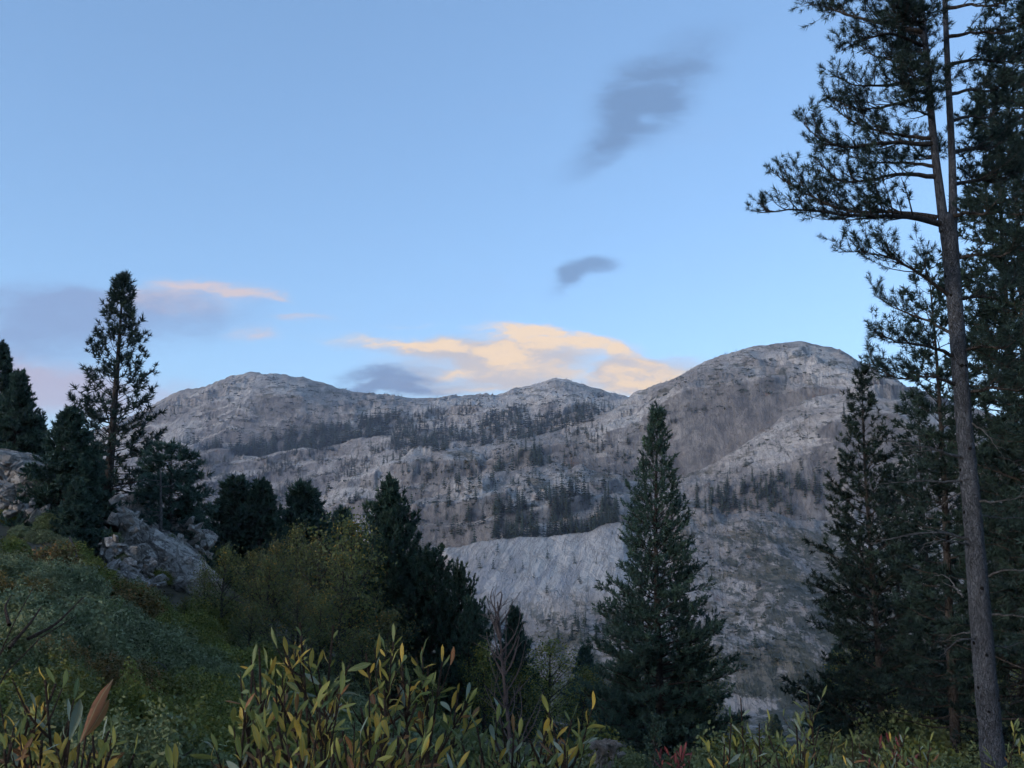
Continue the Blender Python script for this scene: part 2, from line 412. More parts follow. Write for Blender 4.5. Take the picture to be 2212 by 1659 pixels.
def terrain_mat():
    m, t, out = mat('granite_mountainside')
    co0 = coords(t)
    co = t.mapping(co0, scale=(1, 0.36, 1))
    geo = t.node('ShaderNodeNewGeometry')
    nz = t.node('ShaderNodeSeparateXYZ'); t.l.new(geo.outputs['Normal'], nz.inputs[0])
    px = t.node('ShaderNodeSeparateXYZ'); t.l.new(geo.outputs['Position'], px.inputs[0])
    up = nz.outputs[2]
    n_big = t.noise(co, 0.006, 5, 0.6)
    n_mid = t.noise(co, 0.03, 6, 0.65, 0.4)
    n_fin = t.noise(co, 0.2, 5, 0.7)
    # joints running diagonally through the slabs
    jo = t.mapping(t.mapping(co0, rot=(0, 0, R(12))), scale=(0.17, 0.011, 0.04))
    joints = t.noise(jo, 1.0, 5, 0.62, 0.6)
    crack = t.ramp(t.math('ABSOLUTE', t.math('SUBTRACT', joints, 0.5)), 0.0, 0.035, 1, 0)
    jo2 = t.mapping(t.mapping(co0, rot=(0, 0, R(-7))), scale=(0.1, 0.016, 0.06))
    joints2 = t.noise(jo2, 1.0, 4, 0.6, 0.8)
    crack2 = t.ramp(t.math('ABSOLUTE', t.math('SUBTRACT', joints2, 0.5)), 0.0, 0.03, 1, 0)
    bare = t.math('SUBTRACT', 1.0, attr(t, 'slab'))
    n_blk = t.noise(t.mapping(co0, scale=(1, 0.5, 1)), 0.085, 5, 0.62, 0.3)
    n_spk = t.noise(t.mapping(co0, scale=(1, 0.4, 1)), 0.42, 4, 0.65)
    base = t.mix(t.ramp(n_big, 0.40, 0.60), (0.29, 0.24, 0.205), (0.54, 0.46, 0.395))
    base = t.mix(t.math('MULTIPLY', attr(t, 'slab'), 0.8), base, (0.48, 0.425, 0.38))
    base = t.mix(t.ramp(n_mid, 0.48, 0.7, 0, 0.45), base, (0.60, 0.515, 0.445))
    base = t.mix(t.ramp(n_mid, 0.44, 0.3, 0, 0.4), base, (0.23, 0.2, 0.18))
    base = t.mix(t.ramp(n_fin, 0.54, 0.72, 0, 0.5), base, (0.18, 0.16, 0.15))
    base = t.mix(t.math('MULTIPLY', t.ramp(n_spk, 0.57, 0.68, 0, 0.6), bare), base, (0.11, 0.095, 0.085))
    base = t.mix(t.ramp(n_spk, 0.42, 0.32, 0, 0.3), base, (0.65, 0.58, 0.51))
    # darker tone over the steep faces, then water streaks (lichen black) on them
    sm = t.mapping(co0, scale=(0.10, 0.05, 0.028))
    streak = t.ramp(t.noise(sm, 1.0, 4, 0.6), 0.46, 0.64)
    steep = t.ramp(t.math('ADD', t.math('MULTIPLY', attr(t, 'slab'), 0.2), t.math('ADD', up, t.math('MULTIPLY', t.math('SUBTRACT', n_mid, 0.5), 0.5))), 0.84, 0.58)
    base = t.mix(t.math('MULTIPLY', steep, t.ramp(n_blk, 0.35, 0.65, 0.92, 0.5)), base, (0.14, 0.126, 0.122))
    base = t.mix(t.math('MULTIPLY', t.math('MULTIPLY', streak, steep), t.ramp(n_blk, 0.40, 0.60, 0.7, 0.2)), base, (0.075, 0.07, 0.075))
    base = t.mix(t.math('MULTIPLY', crack, 0.4), base, (0.12, 0.11, 0.105))
    base = t.mix(t.math('MULTIPLY', crack2, 0.25), base, (0.14, 0.12, 0.11))
    damp = t.math('MULTIPLY', attr(t, 'slab'), t.ramp(t.noise(t.mapping(t.mapping(co0, rot=(0, 0, R(14))), scale=(0.09, 0.006, 0.02)), 1.0, 4, 0.6), 0.5, 0.62, 0, 0.6))
    base = t.mix(damp, base, (0.21, 0.21, 0.225))
    # dry brush and low scrub on the ledges
    flat = t.ramp(up, 0.5, 0.8)
    low = t.math('ADD', t.ramp(px.outputs[2], -45, -95, 0, 0.13), t.math('MULTIPLY', t.ramp(px.outputs[0], 110, 170), t.ramp(px.outputs[1], 690, 640, 0, 0.10)))
    crk = t.ramp(t.math('ABSOLUTE', t.math('SUBTRACT', t.noise(t.mapping(co0, scale=(1, 0.4, 1.2)), 0.12, 4, 0.6, 0.7), 0.5)), 0.0, 0.022, 0.22, 0)
    base = t.mix(t.math('MULTIPLY', crk, bare), base, (0.10, 0.09, 0.085))
    v1 = t.ramp(t.math('ADD', low, t.noise(t.mapping(co, scale=(1, 1, 2.5)), 0.03, 5, 0.72)), 0.55, 0.63)
    base = t.mix(t.math('MULTIPLY', t.math('MULTIPLY', t.math('MULTIPLY', v1, bare), flat), 0.75), base, (0.10, 0.085, 0.055))
    v2 = t.ramp(t.noise(t.mapping(co, loc=(91, 33, 5)), 0.05, 5, 0.75), 0.62, 0.70)
    base = t.mix(t.math('MULTIPLY', t.math('MULTIPLY', v2, bare), 0.7), base, (0.17, 0.095, 0.06))
    v3 = t.ramp(t.math('ADD', low, t.noise(t.mapping(co, loc=(191, 13, 5)), 0.11, 5, 0.75)), 0.56, 0.64)
    base = t.mix(t.math('MULTIPLY', t.math('MULTIPLY', t.math('MULTIPLY', v3, bare), flat), 0.8), base, (0.05, 0.055, 0.04))
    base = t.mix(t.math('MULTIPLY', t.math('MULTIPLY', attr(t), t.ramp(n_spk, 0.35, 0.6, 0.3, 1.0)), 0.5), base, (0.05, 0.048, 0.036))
    # valley soil and litter close by
    soil = t.mix(t.ramp(t.noise(co, 1.4, 6, 0.7), 0.35, 0.7), (0.055, 0.045, 0.03), (0.12, 0.10, 0.065))
    near = t.ramp(px.outputs[1], 260, 360)
    base = t.mix(near, soil, base)
    h = t.math('ADD', t.math('MULTIPLY', n_fin, 1.6), t.math('MULTIPLY', n_blk, 5.0))
    h = t.math('SUBTRACT', h, t.math('MULTIPLY', crack, 0.9))
    h = t.math('SUBTRACT', h, t.math('MULTIPLY', crack2, 0.7))
    h = t.math('MULTIPLY', h, near)
    b1 = bump(t, h, 0.55, 1.5)
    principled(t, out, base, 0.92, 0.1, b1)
    return m
M['terrain'] = terrain_mat()

def rock_mat():
    m, t, out = mat('fractured_granite')
    co = coords(t)
    n1 = t.noise(co, 0.9, 5, 0.6); n2 = t.noise(co, 5.0, 6, 0.7)
    lay = t.noise(t.mapping(co, rot=(R(25), R(30), 0), scale=(0.8, 0.8, 1.7)), 1.0, 5, 0.65, 0.5)
    c = t.mix(t.ramp(n1, 0.35, 0.65), (0.30, 0.255, 0.22), (0.45, 0.39, 0.34))
    c = t.mix(t.ramp(n2, 0.5, 0.75, 0, 0.6), c, (0.15, 0.14, 0.135))
    c = t.mix(t.ramp(t.noise(t.mapping(co, loc=(7, 3, 1)), 0.7, 4, 0.6), 0.6, 0.72, 0, 0.7), c, (0.22, 0.13, 0.095))
    ck = t.ramp(t.math('ABSOLUTE', t.math('SUBTRACT', lay, 0.5)), 0, 0.04, 1, 0)
    c = t.mix(t.math('MULTIPLY', ck, 0.5), c, (0.08, 0.07, 0.065))
    h = t.math('SUBTRACT', t.math('ADD', t.math('MULTIPLY', lay, 0.8), t.math('MULTIPLY', n2, 0.35)), t.math('MULTIPLY', ck, 0.3))
    principled(t, out, c, 0.9, 0.12, bump(t, h, 0.9, 0.3))
    return m
M['rock'] = rock_mat()

# ------------------------------------------------------------------ terrain sheet
PX = np.array([-300, 0, 2212, 2500.])
def curve(pts):
    p = np.array(pts, float)
    u, e = ue(p[:, 0], p[:, 1])
    return u, e
def zc(pts):            # heights given directly: (xd, z)
    p = np.array(pts, float)
    u, _ = ue(p[:, 0], np.full(len(p), 1100.))
    return u, p[:, 1]
RIGHT_DOME = [(1380, 856), (1410, 840), (1460, 818), (1500, 795), (1560, 765), (1620, 750), (1680, 744), (1720, 742), (1780, 750), (1815, 758), (1840, 775), (1880, 800), (1930, 830), (1970, 850), (2212, 930)]
# (kind, depth, points[, drop]); 'e' = traced in the photograph, 'z' = heights, 'd' = drop behind the previous crest
CURVES = [
    ('z', 0.3, [(0, 0.0), (2212, 0.0)]),
    ('z', 3, [(0, -0.35), (700, -0.55), (1106, -0.72), (2212, -0.72)]),
    ('e', 8, [(-200, 1600), (0, 1640), (400, 1760), (1106, 1990), (2212, 1990)]),
    ('e', 20, [(-200, 1370), (0, 1400), (200, 1470), (400, 1560), (600, 1650), (900, 1730), (1106, 1760), (2212, 1740)]),
    ('e', 50, [(-200, 1130), (0, 1165), (120, 1180), (200, 1250), (330, 1310), (440, 1345), (600, 1430), (800, 1520), (1106, 1640), (2212, 1640)]),
    ('e', 66, [(-200, 960), (0, 1015), (120, 1060), (245, 1115), (350, 1180), (450, 1240), (600, 1340), (800, 1460), (1106, 1610), (2212, 1630)]),
    ('e', 95, [(-200, 940), (0, 1000), (245, 1100), (450, 1250), (600, 1350), (1106, 1600), (2212, 1610)]),
    ('e', 150, [(-200, 1100), (0, 1150), (450, 1370), (800, 1550), (1106, 1605), (2212, 1605)]),
    ('e', 330, [(0, 1600), (1500, 1605), (2212, 1590)]),
    ('e', 430, [(0, 1500), (1106, 1540), (1300, 1530), (1500, 1560), (1650, 1545), (1750, 1520), (2212, 1480)]),
    ('e', 470, [(0, 1420), (1106, 1460), (1250, 1440), (1330, 1430), (1500, 1440), (1556, 1409), (1682, 1405), (1760, 1390), (2212, 1380)]),
    ('e', 540, [(0, 1330), (900, 1400), (1000, 1385), (1150, 1372), (1350, 1340), (1450, 1350), (1560, 1335), (1625, 1321), (1650, 1303), (1690, 1292), (1740, 1296), (2212, 1270)]),
    ('e', 590, [(0, 1300), (900, 1330), (1000, 1310), (1100, 1290), (1200, 1275), (1330, 1262), (1450, 1290), (1560, 1270), (1700, 1240), (2212, 1220)]),
    ('e', 700, [(0, 1260), (600, 1250), (900, 1228), (961, 1208), (1026, 1183), (1070, 1172), (1152, 1167), (1195, 1172), (1250, 1165), (1303, 1150), (1345, 1143), (1375, 1165), (1430, 1160), (1470, 1112), (1560, 1128), (1618, 1112), (1675, 1118), (1711, 1134), (1800, 1140), (2212, 1110)]),
    ('d', 30, 14.0),
    ('e', 765, [(0, 1240), (600, 1210), (700, 1190), (880, 1132), (925, 1112), (961, 1097), (1023, 1085), (1100, 1092), (1250, 1098), (1400, 1108), (1470, 1090), (1560, 1075), (1650, 1025), (1740, 970), (1830, 920), (1970, 920), (2212, 1000)]),
    ('e', 900, [(0, 1230), (600, 1190), (700, 1170), (830, 1130), (880, 1100), (925, 1082), (961, 1068), (1023, 1050), (1088, 1039), (1160, 1021), (1260, 1012), (1380, 1050), (1440, 1062), (1470, 1049), (1560, 1000), (1650, 940), (1740, 880), (1830, 846), (1900, 840), (1970, 860), (2212, 940)]),
    ('d', 25, 10.0),
    ('e', [(0, 962), (650, 962), (1000, 968), (1400, 962), (2212, 958)], [(0, 1212), (600, 1180), (700, 1130), (800, 1080), (880, 1040), (961, 1015), (1088, 995), (1260, 962), (1380, 925), (1420, 885), (1470, 850), (1560, 838), (1668, 834), (1722, 828), (1800, 822), (1900, 826), (1970, 853), (2212, 935)]),
    ('e', [(0, 1000), (650, 1000), (1000, 1080), (1400, 1250), (2212, 1250)], [(0, 1200), (600, 1160), (650, 1130), (684, 1100), (709, 1072), (745, 1043), (792, 1021), (835, 1000), (889, 985), (979, 973), (1051, 973), (1177, 949), (1267, 920), (1330, 885)] + RIGHT_DOME),
    ('d', 45, 24.0),
    ('e', 1500, [(0, 1150), (430, 1130), (600, 1110), (700, 1075), (830, 1012), (900, 1000), (1050, 985), (1200, 965), (1300, 925), (1380, 895), (1500, 920), (2212, 1000)]),
    ('e', 1600, [(0, 1030), (340, 972), (400, 962), (490, 980), (560, 985), (640, 978), (700, 965), (830, 945), (900, 938), (1000, 928), (1200, 905), (1300, 890), (1380, 880), (1450, 890), (2212, 960)]),
    ('d', 30, 10.0),
    ('e', 1740, [(0, 1005), (345, 902), (430, 882), (540, 856), (640, 862), (700, 882), (760, 892), (850, 892), (940, 886), (1100, 874), (1200, 856), (1300, 868), (1380, 874), (1450, 888), (2212, 960)]),
    ('e', 1990, [(0, 985), (150, 950), (250, 915), (345, 870), (380, 850), (430, 840), (500, 815), (540, 805), (600, 808), (660, 820), (700, 830), (760, 848), (800, 851), (850, 856), (900, 863), (940, 863), (985, 853), (1030, 855), (1070, 857), (1100, 846), (1150, 832), (1200, 820), (1220, 820), (1260, 832), (1300, 845), (1340, 857), (1380, 864), (1450, 880), (2212, 960)]),
    ('d', 200, 60.0),
    ('z', 2700, [(0, 40.0), (2212, 40.0)]),
]
TH_M = R(36.0)
th_in = np.linspace(-TH_M, TH_M, 1000)
ext = np.linspace(0, 1, 36)[1:] ** 1.2
th_r = TH_M + ext * (np.pi - TH_M)
THETA = np.concatenate([-th_r[::-1], th_in, th_r[:-1]])
NC = len(THETA)
U = np.tan(np.clip(THETA, -TH_M, TH_M))
kY, kZ = [], []
for c in CURVES:
    if c[0] == 'd':
        kY.append(kY[-1] + c[1]); kZ.append(kZ[-1] - c[2]); continue
    if np.isscalar(c[1]): Yk = np.full(NC, float(c[1]))
    else:
        uu, yy = zc(c[1]); Yk = np.interp(U, uu, yy)
    if c[0] == 'e':
        uu, ee = curve(c[2]); Zk = EYE[2] + np.interp(U, uu, ee) * Yk
    else:
        uu, zz = zc(c[2]); Zk = np.interp(U, uu, zz)
    kY.append(Yk); kZ.append(Zk)
kY = np.array(kY); kZ = np.array(kZ)
NROW = 540
YG = np.zeros((NROW, NC)); ZG = np.zeros((NROW, NC))
dense = np.concatenate([np.geomspace(0.3, 330, 420, endpoint=False), np.linspace(330, 2200, 1500, endpoint=False), np.geomspace(2200, 2700, 20)])
ker = np.exp(-0.5 * (np.arange(-9, 10) / 2.4) ** 2); ker /= ker.sum()
for j in range(NC):
    z = np.interp(dense, kY[:, j], kZ[:, j])
    zp = np.pad(z, 9, mode='edge'); zs = np.convolve(zp, ker, 'valid')
    e = zs / dense
    wgt = np.abs(np.diff(e)) * np.where(dense[1:] < 60, 0.25, 1.0) * 1.0 + np.diff(np.log(dense)) * 0.035
    s = np.concatenate([[0], np.cumsum(wgt)])
    YG[:, j] = np.interp(np.linspace(0, s[-1], NROW), s, dense)
    ZG[:, j] = np.interp(YG[:, j], dense, zs)
# smooth the row positions across columns so the grid stays regular
for _ in range(3):
    YG[:, 1:-1] = (YG[:, :-2] + 2 * YG[:, 1:-1] + YG[:, 2:]) / 4
for j in range(NC):
    z = np.interp(dense, kY[:, j], kZ[:, j])
    zp = np.pad(z, 9, mode='edge'); zs = np.convolve(zp, ker, 'valid')
    ZG[:, j] = np.interp(YG[:, j], dense, zs)
inside = np.abs(THETA) <= TH_M
rho = np.where(inside, 1 / np.cos(np.clip(THETA, -TH_M, TH_M)), 1 / math.cos(TH_M))
XG = YG * rho * np.sin(THETA); YW = YG * rho * np.cos(THETA)
# outside the view: the near slope turns with the hillside, the unseen far ridges are lowered to let the low sun in
away = sstep(TH_M, np.pi, np.abs(THETA))
nearf = np.where(inside, 1, np.cos(THETA) / math.cos(TH_M))
fblend = sstep(60, 400, YG)
ZG = ZG * ((1 - fblend) * nearf + fblend * (1 - 0.65 * away))
# relief: gullies, ledges, joints
amp = sstep(380, 620, YG)
wx = XG + 26 * fbm2(XG / 120, YW / 120, 3, seed=40); wy = YW + 26 * fbm2(XG / 120 + 9, YW / 120, 3, seed=50)
cliff = sstep(.65, 1.2, np.abs(np.gradient(ZG, axis=0) / (np.gradient(YG, axis=0) + 1e-3)))
for _ in range(2): cliff[:, 1:-1] = (cliff[:, :-2] + 2 * cliff[:, 1:-1] + cliff[:, 2:]) / 4
cliff_led = fbm2(wx / 34, ZG / 9.0 + wx / 90, 4, .55, seed=27)
gul = fbm2(wx / 52, wy / 170, 5, 0.45, seed=1, ridged=True)
bil = np.abs(fbm2(wx / 130, wy / 120, 4, 0.45, seed=11))
fine = fbm2(wx / 12, wy / 42, 5, 0.6, seed=21)
crag = fbm2(wx / 22, wy / 60, 4, 0.55, seed=31, ridged=True)
slab = sstep(545, 600, YG) * (1 - sstep(690, 715, YG)) * sstep(-.10, -.04, U)[None] * (1 - sstep(.12, .17, U)[None])
dz = amp * (5.5 * gul - 17 * bil + (1 - .65 * cliff) * (1.3 * fine + 1.6 * crag) + 2.6 * cliff * cliff_led + (1 - .5 * cliff) * .75 * fbm2(wx / 5.5, wy / 11, 3, .6, seed=24, ridged=True) + 5.0) * (1 - .7 * slab)
lowc = sstep(420, 470, YG) * (1 - sstep(640, 700, YG))
dz = dz * (1 - 0.35 * lowc)
iMc = [i for i, c in enumerate(CURVES) if c[0] == 'e' and not np.isscalar(c[1])][1]
dome = np.exp(-((YG - kY[iMc][None]) / 75.0) ** 2) * sstep(.12, .2, U)[None] + .7 * np.exp(-((YG - 1990.0) / 70.0) ** 2)
dome = np.clip(dome, 0, 1)
dz = dz * (1 - .55 * dome) + slab * (.55 * fbm2((XG * .98 - YW * .2) / 9, (XG * .2 + YW * .98) / 110, 4, .55, seed=95, ridged=True))
ZG = ZG + dz
# exfoliation ledges
step = 24 + 6 * fbm2(wx / 300, wy / 300, 2, seed=61)
q = (ZG - 0.2 * XG) / step + 0.9 * fbm2(wx / 110, wy / 110, 3, seed=62)
fr = q - np.floor(q)
led = (sstep(0.34, 0.66, fr) - fr) * step
lw = sstep(-0.15, 0.35, fbm2(wx / 170, wy / 170, 3, seed=63)) * amp
ZG = ZG + 0.8 * led * lw * (1 - .9 * slab) * (1 - .85 * dome)
# slight roughness of the hillside close by
ZG = ZG + (1 - amp) * sstep(2, 12, YG) * (0.35 * fbm2(XG / 5, YW / 5, 4, seed=71)) * np.clip(YG / 40, 0.2, 1.5)

V = np.stack([XG, YW, ZG], -1).reshape(-1, 3)
idx = np.arange(NROW * NC).reshape(NROW, NC)
nx = np.roll(idx, -1, 1)
Q = np.stack([idx[:-1], nx[:-1], nx[1:], idx[1:]], -1).reshape(-1, 4)
tb = MB(); tb.add(V, None, Q, 0, 0.0)
# close the small hole under the camera
c0 = NROW * NC
tb.add([[0, 0, 0.0]], None, None, 0, 0.0)
tb.T.append(np.stack([nx[0], idx[0], np.full(NC, c0)], -1)); tb.tm.append(np.zeros(NC))
terrain = obj('terrain', tb.mesh('terrain', [M['terrain']]))
terrain['kind'] = 'structure'
sa_ = terrain.data.attributes.new('slab', 'FLOAT', 'POINT')
sa_.data.foreach_set('value', np.concatenate([(slab * np.clip(.85 + .5 * fbm2(wx / 30, wy / 90, 3, seed=90), 0, 1)).ravel(), [0]]).astype(np.float32))

def ground(x, y):
    """terrain height at a point in front of the camera"""
    th = math.atan2(x, y)
    j = int(np.clip(np.searchsorted(THETA, th), 1, NC - 1))
    f = (th - THETA[j - 1]) / (THETA[j] - THETA[j - 1])
    za = np.interp(y, YG[:, j - 1], ZG[:, j - 1]); zb = np.interp(y, YG[:, j], ZG[:, j])
    return float(za * (1 - f) + zb * f)
def ground_px(xd, Y):
    u, _ = ue(xd, 1100.)
    x = float(u) * Y
    return np.array([x, Y, ground(x, Y)])
EG = (ZG - EYE[2]) / YG
def hit_px(xd, yd, ymin=340):
    """first terrain point seen through a photograph position beyond ymin"""
    u, e = ue(xd, yd)
    j = int(np.clip(np.searchsorted(THETA, math.atan(float(u))), 0, NC - 1))
    ok = np.nonzero((EG[:, j] >= e) & (YG[:, j] > ymin))[0]
    if not len(ok): return None
    Y = YG[ok[0], j]
    return np.array([float(u) * Y, Y, ZG[ok[0], j]])

# ------------------------------------------------------------------ templates
def needle_tuft(seed, n, tilt=(35, 75), width=0.035, twig=0.55, length=(0.45, 0.65)):
    """spray of needles along a short twig pointing +Z, about one unit long"""
    r = np.random.default_rng(seed)
    az = r.random(n) * 2 * np.pi
    z0 = r.random(n) ** 0.8 * twig
    tl = np.radians(r.uniform(*tilt, n)); L = r.uniform(*length, n)
    tl = np.where(z0 > twig * 0.8, tl * 0.55, tl)
    D = np.stack([np.sin(tl) * np.cos(az), np.sin(tl) * np.sin(az), np.cos(tl)], -1)
    B = np.stack([np.zeros(n), np.zeros(n), z0], -1)
    S = unit(np.cross(D, r.normal(size=(n, 3)))) * width / 2
    V = np.stack([B - S, B + S, B + D * L[:, None]], 1).reshape(-1, 3)
    return V, np.arange(3 * n).reshape(n, 3)
def leaf_tuft(seed, n, size=0.3, spread=0.55):
    """cluster of small diamond leaves"""
    r = np.random.default_rng(seed)
    P = r.normal(size=(n, 3)) * spread * 0.6
    D = unit(r.normal(size=(n, 3)) + np.array([0, 0, 0.3])); S = unit(np.cross(D, r.normal(size=(n, 3))))
    L = size * r.uniform(0.7, 1.2, n)[:, None]
    V = np.stack([P - D * L * .5, P + S * L * .32, P + D * L * .5, P - S * L * .32], 1).reshape(-1, 3)
    return V, np.arange(4 * n).reshape(n, 4)

def grow(seed, H, r0, lean=(0, 0), base=0.12, n=60, length=lambda t: 2.0 * (1 - t), elev=(0, 35), up=0.1, ratio=0.42, sec=0.32,
         tuft=None, tsize=0.3, tsp=0.22, upturn=0.5, flat=1.0, jitter=0.35, whorl=0, trunk_sides=10, bare=0, wood=0, leafm=1, top=0.97, sec0=0.22, wob=0.02, lscale=(0.7, 1.12), keep=1.0):
    """one tree in its own coordinates: returns trunk builder and crown builder"""
    r = np.random.default_rng(seed)
    tr, cr = MB(), MB()
    nn = 14
    tt = np.linspace(0, 1, nn)
    path = np.stack([lean[0] * tt + wob * H * (np.sin(tt * 5 + seed) - np.sin(seed)) * tt * .5, lean[1] * tt + wob * H * (np.cos(tt * 4.3 + seed) - np.cos(seed)) * tt * .5, tt * H], -1)
    path[0, 2] -= 0.5
    rad = r0 * (1 - tt) ** 0.85 + 0.012 * r0 + 0.004
    rad[0] *= 1.35
    tr.tube(path, rad, trunk_sides, wood, rough=0.12)
    def tp(t): return np.array([np.interp(t, tt, path[:, k]) for k in range(3)])
    tpos, tdir = [], []
    ga = r.random() * 6.28
    for i in range(n + bare):
        t = base + (top - base) * ((i + r.random() * .6) / n) ** 0.9 if i < n else r.uniform(0.08, base + 0.1)
        if whorl: t = base + (top - base) * (np.floor((t - base) / (top - base) * whorl) + r.normal() * .12) / whorl
        t = min(max(t, 0.03), 0.985)
        tc_ = (t - base) / (top - base)
        L = max(0.12, length(np.clip(tc_, 0, 1)) * r.uniform(*lscale))
        ga += 2.4 + r.normal() * 0.35
        d = np.array([math.cos(ga), math.sin(ga), 0])
        a = np.radians(elev[0] + (elev[1] - elev[0]) * np.clip(tc_, 0, 1) + r.normal() * 6)
        S = tp(t)
        s = np.linspace(0, 1, 7)
        side = np.array([-d[1], d[0], 0])
        wig = (r.normal() * .07 * L) * np.sin(s * 3.1)
        P = S + d * (L * s * math.cos(a))[:, None] + side * wig[:, None]
        P[:, 2] += L * (s * math.sin(a) + up * s ** 2.2) + 0.03 * L * np.sin(s * 6 + ga)
        lr = max(0.008, min(r0 * 0.32, 0.016 * L + 0.006)) * (1 - t * 0.35)
        cr.tube(P, lr * (1 - 0.85 * s), 5, wood)
        if i >= n: 
            for q in range(3):
                s0 = r.uniform(.4, .95); p0 = S + (P[-1] - S) * s0
                cr.tube([p0, p0 + (r.normal(size=3) * .3 + d * .4) * L * .2], [lr * .35, .003], 3, wood)
            continue
        T = unit(np.gradient(P, axis=0))
        ns = max(2, int(L * (1 - sec0) / sec))
        sg = 1
        for k in range(ns):
            if r.random() > keep: continue
            s0 = sec0 + (1 - sec0) * (k + r.random() * .7) / ns
            sg = -sg
            p0 = np.array([np.interp(s0, s, P[:, c]) for c in range(3)]); t0 = np.array([np.interp(s0, s, T[:, c]) for c in range(3)])
            l2 = max(tsp, L * ratio * (1 - s0) ** 0.7 * r.uniform(.6, 1.2) + tsp * .6)
            rot = r.normal() * (1 - flat) * 1.6
            dd = unit(t0 * r.uniform(.45, .8) + sg * (side * math.cos(rot) + np.array([0, 0, 1]) * math.sin(rot)) * .8 + np.array([0, 0, .12 * upturn]))
            e0 = p0 + dd * l2 + np.array([0, 0, .16 * upturn * l2])
            mid = p0 + dd * l2 * .5
            cr.tube([p0, mid, e0], [lr * (1 - .8 * s0) * .55 + .002, lr * .25 + .002, .002], 3, wood, cap=False)
            nt = max(1, int(l2 / tsp))
            q = (np.arange(nt) + r.random(nt) * .6 + .35) / nt
            q = np.clip(q, 0, 1)
            pp = np.where(q[:, None] < .5, p0 + (mid - p0) * (q[:, None] * 2), mid + (e0 - mid) * (q[:, None] * 2 - 1))
            tpos.append(pp); tdir.append(dd[None] * .8 + np.array([0, 0, upturn]) + r.normal(size=(nt, 3)) * jitter)
        nt = max(2, int(L * .5 / tsp)); q = .5 + .5 * (np.arange(nt) + 1) / nt
        pp = np.stack([np.interp(q, s, P[:, c]) for c in range(3)], -1)
        tpos.append(pp); tdir.append(np.stack([np.interp(q, s, T[:, c]) for c in range(3)], -1) + np.array([0, 0, upturn * .7]) + r.normal(size=(nt, 3)) * jitter)
    # leader
    q = np.linspace(max(top - 0.1, .8), 1.0, 10)
    tpos.append(np.stack([tp(x) for x in q])); tdir.append(np.array([0, 0, 1.0]) + r.normal(size=(10, 3)) * .5)
    pos = np.concatenate(tpos); dr = np.concatenate(tdir)
    k = len(tuft); pick = r.integers(0, k, len(pos)); sc = tsize * r.uniform(.75, 1.25, len(pos))
    rv = np.clip(0.45 + r.normal(size=len(pos)) * .22, 0, 1)
    roll = r.random(len(pos)) * 6.28
    for m in range(k):
        b = pick == m
        X, Y, Z = frames(dr[b], roll[b])
        cr.instance(tuft[m][0], tuft[m][1], pos[b], X, Y, Z, sc[b], leafm, rv[b])
    return tr, cr

PINE_T = [needle_tuft(s, 26, (30, 80), .06, .55, (.45, .65)) for s in range(3)]
PINE_FAR = [needle_tuft(s, 24, (30, 85), .115, .55, (.45, .7)) for s in range(3)]
FIR_T = [needle_tuft(s, 24, (35, 75), .13, .85, (.32, .5)) for s in range(3)]
CLUMP_T = [needle_tuft(s, 22, (15, 80), .2, .75, (.4, .6)) for s in range(3)]
LEAF_T = [leaf_tuft(s, 13, .19, .66) for s in range(3)]

def plant(name, label, cat, builders, mats, base, group=None, rotz=0.0, scale=None):
    """tree thing: Empty with trunk and crown"""
    t = thing(name, label, cat, base, group, rotz)
    if scale: t.scale = (scale,) * 3
    tm, cm = builders
    obj('trunk', tm, t); obj('crown', cm, t)
    return t
def tree_meshes(seed, H, r0, mats, **kw):
    tr, cr = grow(seed, H, r0, **kw)
    return tr.mesh('trunk', mats), cr.mesh('crown', mats)
def copy_plant(src, label, base, rotz, scale, group=None):
    c = src.copy(); COL.objects.link(c)
    c.location = tuple(float(v) for v in base); c.rotation_euler = (0, 0, rotz); c.scale = (scale,) * 3 if np.isscalar(scale) else tuple(scale)
    c['label'] = label
    if group: c['group'] = group
    elif 'group' in c: del c['group']
    for ch in src.children:
        k = ch.copy(); COL.objects.link(k); k.parent = c
    return c
def stand(xd, yd_top, Y, sink=0.25):
    """base on the ground under a top seen at (xd, yd_top) and depth Y, with its height"""
    top = at(xd, yd_top, Y)
    g = ground(top[0], top[1])
    return np.array([top[0], top[1], g - sink]), top[2] - g + sink

# ------------------------------------------------------------------ granite outcrops on the left hillside
def rock_mesh(seed, dims, npts=16, cuts=3, rough=0.06, flat=True):
    r = np.random.default_rng(seed)
    bm = bmesh.new()
    for p in r.uniform(-1, 1, (npts, 3)):
        p = p / max(1e-6, np.abs(p).max()) * r.uniform(.75, 1.0)
        bm.verts.new(tuple(p * np.array(dims)))
    res = bmesh.ops.convex_hull(bm, input=bm.verts)
    bmesh.ops.delete(bm, geom=list({g for g in res['geom_interior'] + res['geom_unused'] if isinstance(g, bmesh.types.BMVert)}), context='VERTS')
    if cuts:
        bmesh.ops.subdivide_edges(bm, edges=bm.edges[:], cuts=cuts, use_grid_fill=True)
        bmesh.ops.triangulate(bm, faces=bm.faces[:])
        co = np.array([v.co[:] for v in bm.verts]); bm.normal_update()
        no = np.array([v.normal[:] for v in bm.verts]); sc = max(dims)
        p = co / sc
        n = fbm2(p[:, 0] * 3 + p[:, 2] * 2.1 + seed, p[:, 1] * 3 - p[:, 2] * 2.7, 4, .55, seed=seed, ridged=True)
        qn = np.round((p @ np.array([.3, .4, .86])) * 7 + fbm2(p[:, 0] * 2, p[:, 1] * 2, 2, seed=seed + 5)) / 7
        co = co + no * (rough * sc * n)[:, None] + no * (rough * 1.2 * sc * (qn - p @ np.array([.3, .4, .86])))[:, None]
        for v, c in zip(bm.verts, co): v.co = c
    me = bpy.data.meshes.new('boulder'); bm.to_mesh(me); bm.free()
    me.materials.append(M['rock'])
    return me
